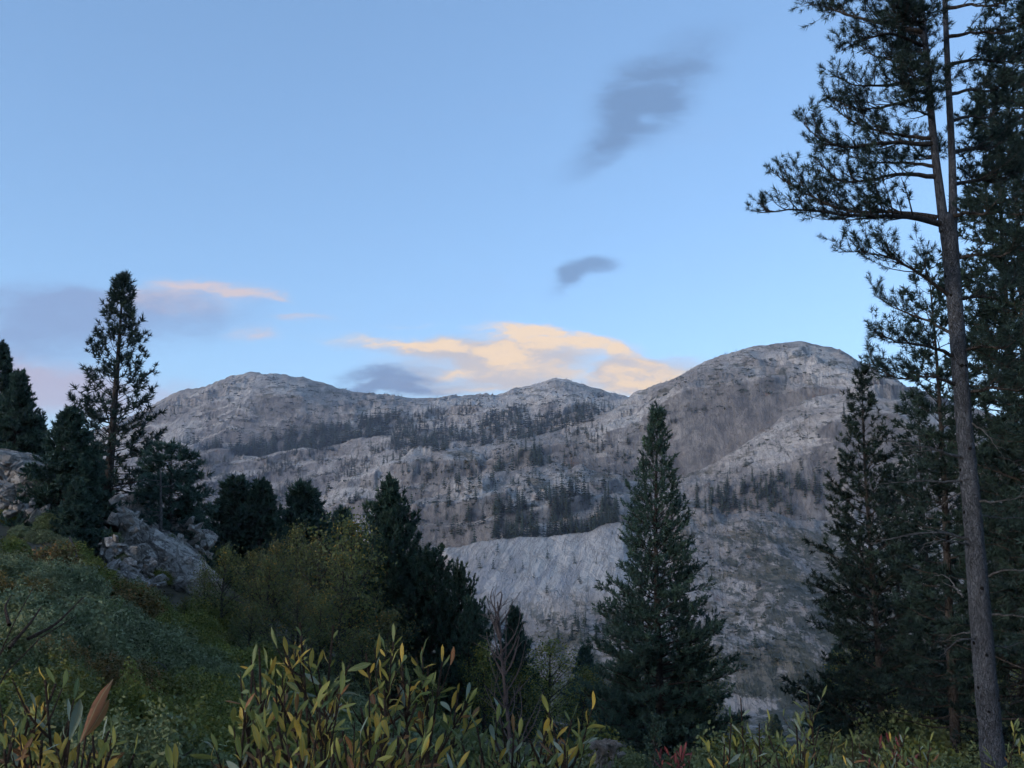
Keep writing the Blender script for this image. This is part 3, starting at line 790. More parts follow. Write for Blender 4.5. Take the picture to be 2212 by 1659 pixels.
BLOCKS = [rock_mesh(100 + k, d, 12, 3, .085) for k, d in enumerate([(1, .6, .35), (.8, .7, .5), (1.3, .45, .3), (1, .5, .6), (.8, .6, .25), (1.5, .7, .28)])]
def outcrop(label, base_px, masses, blocks, seed):
    r = np.random.default_rng(seed)
    b = ground_px(*base_px)
    t = thing('granite_outcrop', label, 'outcrop', b)
    for k, (xd, yd, Y, dims, rot) in enumerate(masses):
        o = obj('rock_mass', rock_mesh(seed + k, dims, 14, 10, .11), t, at(xd, yd, Y) - b)
        o.rotation_euler = tuple(R(v) for v in rot)
    for (x0, y0, x1, y1, Y0, Y1, n, smin, smax) in blocks:
        for k in range(n):
            f = r.random()
            xd = x0 + (x1 - x0) * f + r.normal() * 14; Y = Y0 + (Y1 - Y0) * r.random()
            p = at(xd, y0 + (y1 - y0) * f + r.normal() * 12, Y)
            o = obj('boulder', BLOCKS[r.integers(len(BLOCKS))], t, p - b, scale=float(r.uniform(smin, smax) * r.random() ** .5 + smin * .5))
            o.rotation_euler = (R(20) + r.normal() * .3, R(25) + r.normal() * .3, r.random() * 6.28)
    return t
outcrop('fractured pale granite outcrop below the tall lone pine, with a heap of angular blocks', (300, 56),
        [(285, 1120, 60, (1.7, 1.3, 1.2), (15, 28, -20)), (300, 1165, 58, (1.5, 1.2, .9), (10, 25, 40)), (372, 1212, 57.5, (1.9, 1.3, 1.1), (12, 38, 6)), (412, 1246, 56.5, (1.8, 1.3, 1.0), (8, 40, -12)), (180, 1130, 60, (1.6, 1.2, 1.0), (0, 20, 10)), (150, 1100, 61, (1.7, 1.2, 1.0), (0, 18, -10)), (195, 1165, 57, (1.3, 1.0, .8), (0, 25, 20)), (350, 1190, 58.5, (2.2, 1.4, 1.0), (10, 36, -10)), (235, 1185, 56, (1.5, 1.1, .7), (10, 30, 30)), (425, 1250, 57, (1.6, 1.3, 1.0), (0, 42, 0)),
         (318, 1205, 55.5, (.9, .7, .85), (5, 8, 15)), (300, 1262, 51.5, (1.5, .7, .45), (0, 36, 15)), (335, 1292, 50.5, (1.0, .6, .4), (0, 30, -15)), (430, 1165, 61, (1.2, 1.0, .9), (0, 30, 0)), (400, 1150, 62, (1.3, 1.0, .9), (0, 30, 20)), (260, 1140, 58, (1.3, 1.1, .8), (0, 20, 0)), (250, 1225, 53, (1.4, .9, .6), (0, 34, 0))],
        [(205, 1165, 330, 1235, 51.5, 55, 85, .16, .6), (225, 1225, 330, 1290, 48.8, 51.5, 55, .15, .6), (255, 1100, 300, 1160, 54, 57, 20, .3, .7), (330, 1215, 430, 1275, 52, 55, 26, .15, .5), (400, 1140, 455, 1200, 58, 60, 12, .3, .6)], 300)
outcrop('layered grey granite outcrop on the brushy slope beside the dark bushy conifers', (40, 58),
        [(15, 1009, 63, (2.6, 1.8, 1.2), (10, 14, 0)), (75, 1044, 61, (2.0, 1.5, 1.1), (5, 24, -10)), (-50, 1044, 60, (2.4, 1.6, 1.3), (0, 10, 20)), (20, 1069, 58, (2.2, 1.4, .9), (0, 18, 30)), (95, 1094, 57, (1.6, 1.2, 1.1), (0, 15, 0)), (40, 1109, 55, (1.8, 1.1, .7), (0, 12, -20)), (-30, 1104, 55, (1.8, 1.2, .9), (0, 8, 10))],
        [(0, 1010, 115, 1065, 57, 60, 55, .2, .8), (0, 1075, 115, 1130, 53, 56, 60, .2, .75), (-60, 1040, 40, 1110, 54, 58, 18, .3, .8)], 400)

# ------------------------------------------------------------------ the tall forked pine on the right
AY = 16.0
def px_path(pts, Y, dy=0.0):
    P = np.array([at(x, y, Y + (dd[0] if dd else 0)) for (x, y, *dd) in pts])
    return P
def densify(P, n):
    P = np.asarray(P, float)
    t = np.concatenate([[0], np.cumsum(np.linalg.norm(np.diff(P, axis=0), axis=1))])
    q = np.linspace(0, t[-1], n)
    # smooth through the points
    out = np.stack([np.interp(q, t, P[:, k]) for k in range(3)], -1)
    for _ in range(2):
        out[1:-1] = (out[:-2] + 2 * out[1:-1] + out[2:]) / 4
    return out
mats_p = [M['bark_grey'], M['needle'], M['bark_dark'], M['dead_wood'], M['knot']]
tA = at(2165, 1800, AY)
gA = np.array([tA[0], AY, ground(tA[0], AY)])
bigpine = thing('pine_tree', 'tall forked pine with pale grey bark trunk and sparse upswept limbs', 'tree', gA)
def wpx(wd): return .77 * wd / FPX * AY / 2
trunk_px = [(2152, 1700, 64), (2140, 1590, 60), (2130, 1480, 57), (2115, 1300, 53), (2100, 1100, 48), (2085, 950, 44), (2070, 750, 41), (2058, 600, 42), (2050, 505, 46), (2046, 470, 40)]
P = np.vstack([gA + np.array([0.05, 0, -0.4]), px_path([(x, y) for x, y, _ in trunk_px], AY)])
rad = np.array([wpx(86)] + [wpx(w_) for *_, w_ in trunk_px])
t_ = np.linspace(0, 1, len(P)); q = np.linspace(0, 1, 60)
Pt = densify(P, 60); lens = np.concatenate([[0], np.cumsum(np.linalg.norm(np.diff(P, axis=0), axis=1))])
rt = np.interp(np.linspace(0, lens[-1], 60), lens, rad)
b = MB(); b.tube(Pt - gA, rt, 24, 0, rough=0.11); obj('trunk', b.mesh('trunk', mats_p), bigpine)
stems = [[(2040, 500, 30), (2031, 420, 25), (2018, 320, 21), (2004, 150, 18), (1990, 0, 15), (1978, -180, 11), (1968, -420, 3)],
         [(2058, 500, 26), (2059, 420, 22), (2056, 320, 19), (2047, 150, 17), (2041, 0, 14), (2036, -160, 9), (2033, -330, 3)]]
stem_paths = []
for s_ in stems:
    P = px_path([(x, y) for x, y, _ in s_], AY); n = 30
    Ps = densify(P, n); ln = np.concatenate([[0], np.cumsum(np.linalg.norm(np.diff(P, axis=0), axis=1))])
    b = MB(); b.tube(Ps - gA, np.interp(np.linspace(0, ln[-1], n), ln, [wpx(w_) for *_, w_ in s_]), 12, 0, rough=0.08)
    obj('stem', b.mesh('stem', mats_p), bigpine); stem_paths.append(Ps)
for k in range(26):       # dark branch scars on the trunk
    i = rng.integers(6, 56); a = rng.uniform(2.8, 6.6)
    c = Pt[i] + np.array([math.cos(a), math.sin(a), 0]) * rt[i] * .93
    b = MB(); dirn = np.array([math.cos(a), math.sin(a), .1])
    b.tube([c - gA, c - gA + dirn * rt[i] * .13, c - gA + dirn * rt[i] * .2], [.03 + .02 * rng.random(), .022, .008], 7, 4)
    obj('knot', b.mesh('knot', mats_p), bigpine)

def limb(path, r0, leafy=(0.25, 1.0), sec=0.095, ratio=0.42, tsize=0.175, tsp=0.095, upturn=0.75, seed=0, mat_w=2, tufts=True, twiggy=0.0):
    """one long pine limb along a path, with side branches and needle tufts"""
    r = np.random.default_rng(seed)
    b = MB()
    P = densify(path, 16); n = 16
    P = P + r.normal(size=P.shape) * 0.008
    s = np.linspace(0, 1, n); L = np.linalg.norm(np.diff(P, axis=0), axis=1).sum()
    b.tube(P, r0 * (1 - .86 * s ** .8), 7, mat_w, rough=.1)
    T = unit(np.gradient(P, axis=0))
    pos, dr = [], []
    k = 0; s0 = leafy[0] * .6
    while s0 < 1.0:
        s0 += sec / L * r.uniform(.6, 1.4)
        if s0 >= 1: break
        k += 1
        p0 = np.array([np.interp(s0, s, P[:, c]) for c in range(3)]); t0 = np.array([np.interp(s0, s, T[:, c]) for c in range(3)])
        ph = r.uniform(0, 6.28)
        side = unit(np.cross(t0, [0, 0, 1.0])); upv = np.cross(side, t0)
        out = side * math.cos(ph) + upv * (abs(math.sin(ph)) * .7 - .15)
        l2 = max(.18, min(1.25, L * ratio) * (1 - s0 * .75) * r.uniform(.45, 1.2))
        d = unit(t0 * .75 + out * .8)
        droop = -.18 * r.random() if s0 < .6 else 0
        m = 6; q = np.linspace(0, 1, m)
        C = p0 + d * (q * l2)[:, None] + np.array([0, 0, 1.0]) * (l2 * (droop * q + .42 * upturn * q ** 2.2))[:, None] + r.normal() * .06 * side * np.sin(q * 3)[:, None]
        b.tube(C, (r0 * .26 * (1 - .5 * s0) + .003) * (1 - .8 * q), 4, mat_w, cap=False)
        if not tufts: 
            if r.random() < .6:
                e = C[3] + (d + r.normal(size=3) * .6) * l2 * .4
                b.tube([C[3], e], [.004, .002], 3, mat_w)
            continue
        # twigs on the side branch
        for f in np.arange(.25, 1.01, tsp / l2 * .9):
            pt = np.array([np.interp(f, q, C[:, c]) for c in range(3)])
            tl = r.uniform(.06, .16) * (1 if f < .95 else .7)
            td = unit(d * .6 + r.normal(size=3) * .5 + np.array([0, 0, upturn * .7]))
            b.tube([pt, pt + td * tl], [.004, .003], 3, mat_w, cap=False)
            pos.append(pt + td * tl * .7); dr.append(td)
            if r.random() < .5:
                pos.append(pt + td * tl * 1.4 ); dr.append(td + r.normal(size=3) * .15)
    if tufts:
        for f in np.linspace(.72, 1, 7):
            pos.append(np.array([np.interp(f, s, P[:, c]) for c in range(3)])); dr.append(np.array([np.interp(f, s, T[:, c]) for c in range(3)]) + r.normal(size=3) * .4 + np.array([0, 0, .4]))
        pos = np.array(pos); dr = np.array(dr)
        pick = r.integers(0, 3, len(pos)); sc = tsize * r.uniform(.75, 1.25, len(pos)); rv = np.clip(.4 + r.normal(size=len(pos)) * .2, 0, 1)
        for mm in range(3):
            B = pick == mm
            X, Y, Z = frames(dr[B], r.random(B.sum()) * 6.28)
            b.instance(PINE_T[mm][0], PINE_T[mm][1], pos[B], X, Y, Z, sc[B], 1, rv[B])
    return b
def add_limb(path, r0, label=None, **kw):
    b = limb(path, r0, **kw)
    for i in range(len(b.V)): b.V[i] = b.V[i] - gA
    return obj('branch', b.mesh('branch', mats_p), bigpine)
LEFT = [  # traced limbs: points (x, y, extra depth)
    ([(2030, 484), (1985, 467, -.2), (1920, 468, -.5), (1812, 464, -.9), (1740, 452, -1.1), (1690, 452, -1.2), (1646, 458, -1.3)], .062),
    ([(2026, 470), (1930, 455, .3), (1840, 462, .6), (1760, 430, .8), (1700, 395, .9), (1672, 372, .9)], .05),
    ([(2022, 381), (1938, 374, -.2), (1866, 392, -.4), (1812, 396, -.6), (1762, 342, -.7)], .05),
    ([(2020, 360), (1950, 350, .4), (1880, 352, .7), (1820, 330, 1.0)], .04),
    ([(2012, 313), (1920, 306, -.3), (1830, 320, -.5), (1769, 306, -.6), (1737, 262, -.7)], .052),
    ([(2010, 300), (1920, 290, .3), (1850, 270, .6), (1790, 225, .8)], .042),
    ([(2006, 212), (1920, 227, -.2), (1866, 240, -.4), (1798, 214, -.5)], .045),
    ([(1998, 176), (1902, 184, -.2), (1848, 187, -.4), (1803, 162, -.5)], .045),
    ([(1996, 150), (1930, 130, .4), (1880, 120, .7), (1850, 90, .9)], .035),
    ([(1993, 97), (1920, 70, -.3), (1860, 88, -.5), (1812, 112, -.6)], .042),
    ([(1992, 68), (1902, 50, .2), (1830, 32, .4), (1776, 11, .5), (1742, 6, .5)], .05),
    ([(1990, 20), (1920, -5, -.4), (1850, -10, -.6), (1790, 30, -.7)], .04),
    ([(1986, -60), (1900, -60, .3), (1830, -40, .5), (1780, -30, .7)], .04),
    ([(2052, 640), (1992, 594, -.3), (1938, 560, -.6), (1884, 545, -.8), (1815, 545, -.9)], .042),
    ([(2062, 769), (2010, 747, -.3), (1938, 740, -.7), (1884, 718, -.9)], .04),
    ([(2060, 720), (2000, 690, .4), (1940, 670, .8), (1890, 640, 1.0)], .036),
    ([(2066, 832), (2010, 810, -.3), (1938, 822, -.6), (1880, 785, -.8)], .036),
]
for k, (pts, r0) in enumerate(LEFT):
    add_limb(px_path(pts, AY), r0, seed=500 + k)
RIGHT = [(470, .05), (400, .045), (330, .05), (262, .04), (205, .04), (140, .04), (80, .04), (20, .04), (-40, .04), (560, .045), (650, .04), (760, .04), (850, .035)]
for k, (y, r0) in enumerate(RIGHT):
    r = np.random.default_rng(900 + k); x0 = np.interp(y, [-40, 150, 320, 500, 850], [2038, 2047, 2056, 2050, 2076])
    L = r.uniform(110, 190); dz_ = r.uniform(-1.3, 1.3)
    add_limb(px_path([(x0, y), (x0 + L * .35, y - 12, dz_ * .3), (x0 + L * .7, y - 5, dz_ * .7), (x0 + L, y - 45, dz_)], AY), r0, seed=700 + k)
for k in range(9):        # limbs towards and away from the camera
    r = np.random.default_rng(950 + k); y = r.uniform(-40, 460); x0 = np.interp(y, [-40, 0, 150, 500], [1988, 1990, 2004, 2040]); dz_ = r.choice([-1, 1]) * r.uniform(1.2, 2.0)
    add_limb(px_path([(x0, y), (x0 - 15, y - 10, dz_ * .4), (x0 - 40, y - 15, dz_ * .8), (x0 - 60, y - 50, dz_)], AY), .035, seed=760 + k)
BARE = [([(2080, 990), (2010, 967, -.4), (1938, 956, -.7), (1880, 947, -.8)], .035), ([(2078, 1040), (1992, 1039, -.3), (1909, 1044, -.5)], .028),
        ([(2098, 1166), (2028, 1148, -.3), (1956, 1156, -.6), (1884, 1176, -.8)], .032), ([(2100, 1178), (2040, 1165, -.6), (1990, 1185, -1.0)], .022),
        ([(2114, 1376), (2064, 1384, -.4), (2028, 1422, -.6)], .026), ([(2112, 1365), (2070, 1368, .3), (2040, 1385, .6)], .02),
        ([(2085, 905), (2130, 935, -.3), (2170, 990, -.5)], .02), ([(2120, 1250), (2170, 1230, -.3), (2230, 1236, -.5)], .03), ([(2118, 1325), (2170, 1330, -.2), (2240, 1332, -.3)], .03),
        ([(2125, 1390), (2170, 1400, .3), (2230, 1380, .5)], .022), ([(2092, 1080), (2150, 1085, -.3), (2230, 1070, -.5)], .028), ([(2098, 1110), (2160, 1120, .4), (2230, 1116, .7)], .024),
        ([(2080, 1290), (2040, 1240, .5), (2000, 1250, .8)], .02), ([(2090, 1060), (2050, 1075, .4), (2010, 1120, .7)], .018)]
for k, (pts, r0) in enumerate(BARE):
    add_limb(px_path(pts, AY), r0, seed=800 + k, tufts=False, mat_w=3, ratio=.3, sec=.2, upturn=-.3)

# ------------------------------------------------------------------ conifers in the middle distance
mats_c = [M['bark_dark'], M['needle']]
mats_f = [M['bark_dark'], M['needle_blue']]
mats_j = [M['bark_dark'], M['juniper']]
def conifer_thing(label, xd, yd, Y, mats, seed, r0, group=None, name='pine_tree', **kw):
    base, H = stand(xd, yd, Y)
    return plant(name, label, 'tree', tree_meshes(seed, H, r0, mats, **kw), mats, base, group), base, H

# conical pine in the middle
conifer_thing('dense conical green pine standing alone below the granite slab', 1410, 884, 35, mats_f, 21, .17, lean=(.25, 0), base=.05, n=240, length=lambda t: 3.5 * (1 - t) ** 1.05 + .14,
              elev=(-12, 38), up=.26, tuft=FIR_T, tsize=.33, tsp=.155, sec=.2, ratio=.46, upturn=.75, flat=.75, top=.985, lscale=(.62, 1.12))
# spindly pine on the right with open whorled limbs, and the dense one behind it
conifer_thing('slender open pine with whorled upswept limbs between the forked pine and the conical pine', 1860, 777, 36, mats_c, 33, .15, lean=(.2, 0), base=.08, n=140, whorl=27, length=lambda t: 3.5 * (1 - t) ** .85 + .2,
              elev=(2, 48), up=.12, tuft=PINE_FAR, tsize=.32, tsp=.165, sec=.23, ratio=.43, upturn=.6, flat=.5, top=.98, lscale=(.6, 1.15), bare=8)
conifer_thing('bushy dark pine crowding behind the slender open pine', 1985, 835, 41, mats_c, 34, .17, base=.08, n=95, length=lambda t: 3.7 * (1 - t) ** .55 + .2, elev=(-5, 35), up=.12,
              tuft=PINE_FAR, tsize=.36, tsp=.21, sec=.28, ratio=.45, upturn=.45, flat=.4, top=.97)
conifer_thing('half bare dark pine with thin lower limbs beside the slender open pine', 1925, 1010, 38, mats_c, 35, .12, base=.14, n=80, length=lambda t: 2.1 * (1 - t) ** .6 + .2, elev=(-8, 30), up=.1,
              tuft=PINE_FAR, tsize=.3, tsp=.2, sec=.28, ratio=.42, upturn=.45, flat=.5, bare=16)
# dark pines behind the forked pine
pA, bA_, HA_ = conifer_thing('tall dark dense pine overlapping the forked pine from behind', 2195, -160, 23, mats_c, 41, .2, base=.16, n=140, length=lambda t: 2.5 * (1 - t) ** .45 + .25, elev=(-10, 30), up=.16,
              tuft=PINE_FAR, tsize=.31, tsp=.16, sec=.23, ratio=.45, upturn=.5, flat=.4, bare=14)
conifer_thing('dark pine with drooping dense limbs directly behind the forked trunk', 2120, 150, 28, mats_c, 42, .2, base=.12, n=120, length=lambda t: 2.6 * (1 - t) ** .5 + .2, elev=(-12, 30), up=.14,
              tuft=PINE_FAR, tsize=.35, tsp=.18, sec=.25, ratio=.45, upturn=.45, flat=.4, bare=10)
conifer_thing('shaggy dark pine reaching left past the forked trunk', 1995, 560, 31, mats_c, 43, .17, base=.1, n=110, length=lambda t: 2.1 * (1 - t) ** .4 + .2, elev=(-8, 40), up=.14,
              tuft=PINE_FAR, tsize=.38, tsp=.18, sec=.24, ratio=.42, upturn=.5, flat=.4, bare=10)
conifer_thing('low dark pine filling the gap right of the forked trunk', 2170, 900, 30, mats_c, 44, .15, base=.06, n=90, length=lambda t: 2.3 * (1 - t) ** .5 + .2, elev=(-8, 30), up=.12,
              tuft=PINE_FAR, tsize=.32, tsp=.21, sec=.3, ratio=.42, upturn=.45, flat=.4, bare=8)
# dark columnar juniper with its lower lobes
conifer_thing('dark columnar juniper rising above the yellowing aspens', 850, 1040, 52, mats_j, 51, .28, name='juniper_tree', base=.02, n=190, length=lambda t: (2.1 + 2.6 * (1 - t) ** 1.3) * (1 - t ** 3.5) + .15, elev=(25, 62), up=.22,
              tuft=CLUMP_T, tsize=.5, tsp=.23, sec=.26, ratio=.42, upturn=.8, flat=.3, lscale=(.55, 1.12))
jun, jb, jH = conifer_thing('broad dark juniper leaning right of the columnar one', 935, 1205, 50, mats_j, 52, .2, name='juniper_tree', base=.02, n=130, length=lambda t: (3.7 * (1 - t) ** .5) + .15, elev=(20, 62), up=.22,
              tuft=CLUMP_T, tsize=.38, tsp=.23, sec=.3, ratio=.44, upturn=.8, flat=.3, lscale=(.5, 1.15))
b_, H_ = stand(992, 1238, 49); copy_plant(jun, 'narrow dark juniper in front of the pale slab', b_, 2.0, (.62 * H_ / jH, .62 * H_ / jH, H_ / jH))
b_, H_ = stand(1020, 1310, 47); copy_plant(jun, 'lowest dark juniper, beside the dead pinkish sapling', b_, 4.0, (.8 * H_ / jH, .8 * H_ / jH, H_ / jH))
# left group
conifer_thing('tall lone pine with tiered needle tufts above the granite outcrop', 262, 604, 65, mats_c, 61, .36, lean=(.1, 0), wob=.004, base=.05, n=150, length=lambda t: 4.5 * (1 - t) ** .88 + .35, elev=(-8, 52), up=.24,
              tuft=PINE_FAR, tsize=.7, tsp=.38, sec=.5, ratio=.38, upturn=.75, flat=.5, top=.985, lscale=(.55, 1.15), bare=12, sec0=.3, keep=.85)
pF, bF, HF = conifer_thing('flat topped layered pine with exposed trunk on the outcrop', 372, 962, 61, mats_f, 62, .22, base=.15, n=90, length=lambda t: 2.7 * (1 - t) ** .4 + .3, elev=(-8, 18), up=.05,
              tuft=PINE_FAR, tsize=.62, tsp=.28, sec=.34, ratio=.42, upturn=.35, flat=.85, bare=10)
pI, bI, HI = conifer_thing('broad dark fir in front of the tall lone pine', 158, 892, 56, mats_f, 63, .3, name='fir_tree', base=.02, n=170, length=lambda t: 3.4 * (1 - t) ** .95 + .06, elev=(-5, 45), up=.18,
              tuft=CLUMP_T, tsize=.58, tsp=.25, sec=.3, ratio=.42, upturn=.6, flat=.4, lscale=(.55, 1.15))
def again(src, srcH, label, xd, yd, Y, rot, wide=1.0, group=None):
    b_, H_ = stand(xd, yd, Y)
    k = H_ / srcH
    return copy_plant(src, label, b_, rot, (k * wide, k * wide, k), group)
again(pA, HA_, 'tall dark pine at the right edge, beyond the forked pine', 2262, -30, 21, 2.4, 1.0)
again(pA, HA_, 'dark pine filling the gap between the forked stems and the right edge', 2140, 60, 27, 4.1, .95)
again(pI, HI, 'tall dark fir at the top of the left hillside', 45, 812, 72, 1.0, .8)
again(pI, HI, 'dark fir behind the layered granite outcrop with its pointed tip against the sky', 0, 752, 74, 2.2, .7)
again(pI, HI, 'small dark fir between the broad fir and the hilltop firs', 80, 905, 78, 3.1, 1.0)
again(pI, HI, 'dark fir tucked behind the tall lone pine', 205, 965, 72, 4.2, .9)
again(pI, HI, 'dark fir at the foot of the broad fir, above the blocks', 170, 1040, 53, 5.2, 1.0)
again(pI, HI, 'bushy fir under the flat topped pine', 400, 1080, 63, .6, 1.2)
again(pI, HI, 'full dark fir standing left of a pointed companion behind the aspens', 512, 1042, 74, .9, 1.35)
again(pI, HI, 'pointed dark fir touching the full fir behind the aspens', 562, 1050, 71, 1.9, .95)
again(pI, HI, 'fir with layered limbs against the dark cliff', 650, 1058, 78, 2.8, 1.1)
again(pI, HI, 'small pointed fir against the dark cliff', 742, 1114, 86, 4.8, .85)
again(pI, HI, 'small fir low on the slope between aspens and cliff', 690, 1160, 80, .2, .9)
again(pI, HI, 'small green fir standing behind the dead pinkish sapling', 1110, 1326, 70, 3.3, .6)
# pale snag
b_, H_ = stand(350, 1012, 58)
b = MB(); q = np.linspace(0, 1, 8); b.tube(np.stack([.12 * np.sin(q * 4), 0 * q, q * H_], -1), .17 * (1 - .75 * q), 9, 0, rough=.12)
for k in range(12):
    z = rng.uniform(.3, .95) * H_; a = rng.random() * 6.28; L = rng.uniform(.5, 1.5)
    b.tube([[0, 0, z], [math.cos(a) * L * .6, math.sin(a) * L * .6, z + .05], [math.cos(a) * L, math.sin(a) * L, z + rng.uniform(-.2, .5)]], [.04, .025, .006], 4, 0)
tag(obj('dead_snag', b.mesh('dead_snag', [M['dead_wood']]), None, b_), 'pale bare dead trunk in front of the flat topped pine', 'snag')

# ------------------------------------------------------------------ aspens and other broadleaf trees
mats_a = [M['bark_dark'], M['aspen']]
mats_o = [M['bark_dark'], M['shrub_olive']]
def broad(label, xd, yd, Y, mats, seed, W, group=None, name='aspen_tree', rot=None, tsize=.46, n=44):
    base, H = stand(xd, yd, Y)
    return plant(name, label, 'tree', tree_meshes(seed, H, .1, mats, base=.12, n=n, length=lambda t: W * (1 - t ** 2.2) * (.55 + .45 * min(1, t * 3)) + .25, elev=(25, 65), up=.12, tuft=LEAF_T, tsize=tsize, tsp=.2, sec=.3, ratio=.5, upturn=.3, flat=.1, wob=.04, lscale=(.35, 1.3), jitter=.8), mats, base, group), H
a1, H1 = broad('yellow green aspen in front of the dark firs, widest of the aspens', 600, 1178, 46, mats_a, 71, 1.9)
a2, H2 = broad('yellow green aspen beside the granite outcrop', 485, 1192, 44, mats_a, 72, 1.7)
again(a2, H2, 'aspen with golden patches next to the columnar juniper', 768, 1138, 47, 1.2, 1.0)
again(a1, H1, 'taller aspen behind the others, below the dark cliff', 690, 1172, 52, 2.2, 1.0)
again(a2, H2, 'aspen with orange tinged top below the layered pine', 640, 1148, 56, 3.9, .8)
again(a1, H1, 'slim aspen between the outcrop and the widest aspen', 545, 1196, 49, 3.3, .9)
again(a2, H2, 'loose aspen leaning against the outcrop edge', 447, 1236, 47, 1.7, 1.0)
again(a2, H2, 'aspen with thin crown before the pointed fir', 585, 1215, 43, .8, 1.1)
again(a1, H1, 'thin aspen between the widest aspen and the columnar juniper', 735, 1200, 44, 4.4, 1.0)
again(a2, H2, 'low loose aspen at the juniper foot', 830, 1330, 42, 5.0, 1.2)
again(a1, H1, 'low loose aspen below the widest aspen', 650, 1260, 38, 1.1, 1.1)
again(a1, H1, 'low aspen in front of the outcrop foot', 400, 1290, 42, 4.9, 1.2)
again(a2, H2, 'leafy aspen low in the hollow before the other aspens', 540, 1310, 36, 5.6, 1.3)
again(a1, H1, 'aspen low in the hollow left of the juniper', 700, 1290, 40, .5, 1.2)
again(a2, H2, 'aspen sapling in front of the columnar juniper', 790, 1370, 38, 2.6, 1.4)
again(a1, H1, 'small aspen on the slope at the edge of the brush', 440, 1390, 31, 2.1, 1.5)
o1, HO = broad('green broadleaf tree below the junipers', 1045, 1400, 44, mats_o, 75, 1.6, name='broadleaf_tree')
again(o1, HO, 'rounded olive tree right of the dead sapling', 1180, 1392, 58, 1.0, 1.3)
again(o1, HO, 'low olive tree on the valley side before the conical pine', 1258, 1450, 62, 2.0, 1.4)
again(o1, HO, 'dark olive tree low behind the dead sapling', 1120, 1460, 50, 3.0, 1.3)
again(o1, HO, 'olive tree in the hollow between the junipers and the willows', 930, 1470, 40, 4.0, 1.5)
again(o1, HO, 'low tree filling the hollow under the aspens', 620, 1440, 33, 5.0, 1.5)
again(o1, HO, 'low olive tree at the foot of the conical pine', 1300, 1530, 45, 5.5, 1.6)
again(o1, HO, 'low olive tree behind the foot of the conical pine', 1520, 1540, 60, 1.5, 1.6)

# trees standing in the valley bottom between the near slope and the cliffs
for k in range(34):
    xd = 1030 + 1180 * (k + rng.random()) / 34; Y = rng.uniform(75, 150); h = rng.uniform(6.5, 10.5)
    if 1570 < xd < 1760: Y = rng.uniform(190, 260); h = rng.uniform(5, 8)
    g_ = ground_px(xd, Y) - [0, 0, .3]
    if k % 3: copy_plant(o1, 'olive broadleaf tree standing down in the valley bottom', g_, float(rng.random() * 6), (h / HO * 1.3, h / HO * 1.3, h / HO), 'broadleaf trees in the valley bottom')
    else: copy_plant(pI, 'dark fir standing down in the valley bottom', g_, float(rng.random() * 6), (h * 1.2 / HI * .8, h * 1.2 / HI * .8, h * 1.2 / HI), 'firs in the valley bottom')

# ------------------------------------------------------------------ brush on the left hillside
def shrub_mesh(seed, mats, n=1500, leaf=.05, squash=.95):
    """bush about one unit in radius"""
    r = np.random.default_rng(seed); b = MB()
    T = [leaf_tuft(seed * 7 + k, 5, 1.0, 1.1) for k in range(3)]
    d = unit(r.normal(size=(n, 3))); d[:, 2] = np.abs(d[:, 2]); d = unit(d)
    az = np.arctan2(d[:, 1], d[:, 0])
    lob = 1 + .42 * fract_noise2(np.cos(az) * 1.7 + seed, np.sin(az) * 1.7 + d[:, 2] * 2, seed) + .4 * fract_noise2(d[:, 0] * 4 + seed, d[:, 1] * 4 + d[:, 2] * 4, seed + 1)
    rr = lob * (1 - .5 * r.random(n) ** 2.2)
    P = d * rr[:, None]; P[:, 2] = P[:, 2] * squash
    rv = np.clip(.45 + r.normal(size=n) * .22, 0, 1)
    pick = r.integers(0, 3, n)
    for m in range(3):
        B = pick == m
        X, Y, Z = frames(d[B] + r.normal(size=(B.sum(), 3)) * .5, r.random(B.sum()) * 6.28)
        b.instance(T[m][0], T[m][1], P[B], X, Y, Z, leaf * r.uniform(.7, 1.3, B.sum()), 1, rv[B])
    st = MB()
    for k in range(16):
        a = r.random() * 6.28; e = np.array([math.cos(a) * .7, math.sin(a) * .7, .4 * squash + .3 * r.random()])
        st.tube([[0, 0, -.3], e * .5 + [0, 0, .08], e], [.03, .018, .006], 4, 0)
    return st.mesh('stem', mats), b.mesh('foliage', mats)
kinds = {}
for nm, key, sd in [('dark green', 'shrub_green', 201), ('blue green', 'shrub_blue', 202), ('olive', 'shrub_olive', 203), ('rust tinged', 'shrub_rust', 204)]:
    kinds[nm] = [shrub_mesh(sd + 10 * k, [M['twig'], M[key]], 2300, .085) for k in range(1)]
near_kinds = {nm: [shrub_mesh(sd + 7, [M['twig'], M[key]], 3600, .058)] for nm, key, sd in [('dark green', 'shrub_green', 211), ('blue green', 'shrub_blue', 212), ('olive', 'shrub_olive', 213), ('rust tinged', 'shrub_rust', 214)]}
LBL = {'dark green': 'dark green rounded shrub in the brush covering the left hillside', 'blue green': 'blue green rounded shrub in the brush covering the left hillside',
       'olive': 'olive yellow rounded shrub in the brush covering the left hillside', 'rust tinged': 'rust tinged rounded shrub in the brush covering the left hillside'}
def shrub(nm, p, s, label, group, near=False):
    st, fo = (near_kinds if near else kinds)[nm][int(rng.integers(1))]
    t = thing('shrub', label, 'shrub', p, group, float(rng.random() * 6.28))
    t.scale = (s * rng.uniform(.9, 1.25), s * rng.uniform(.9, 1.25), s * rng.uniform(.8, 1.15))
    obj('stem', st, t); obj('foliage', fo, t)
    return t
placed = []
cnt = 0
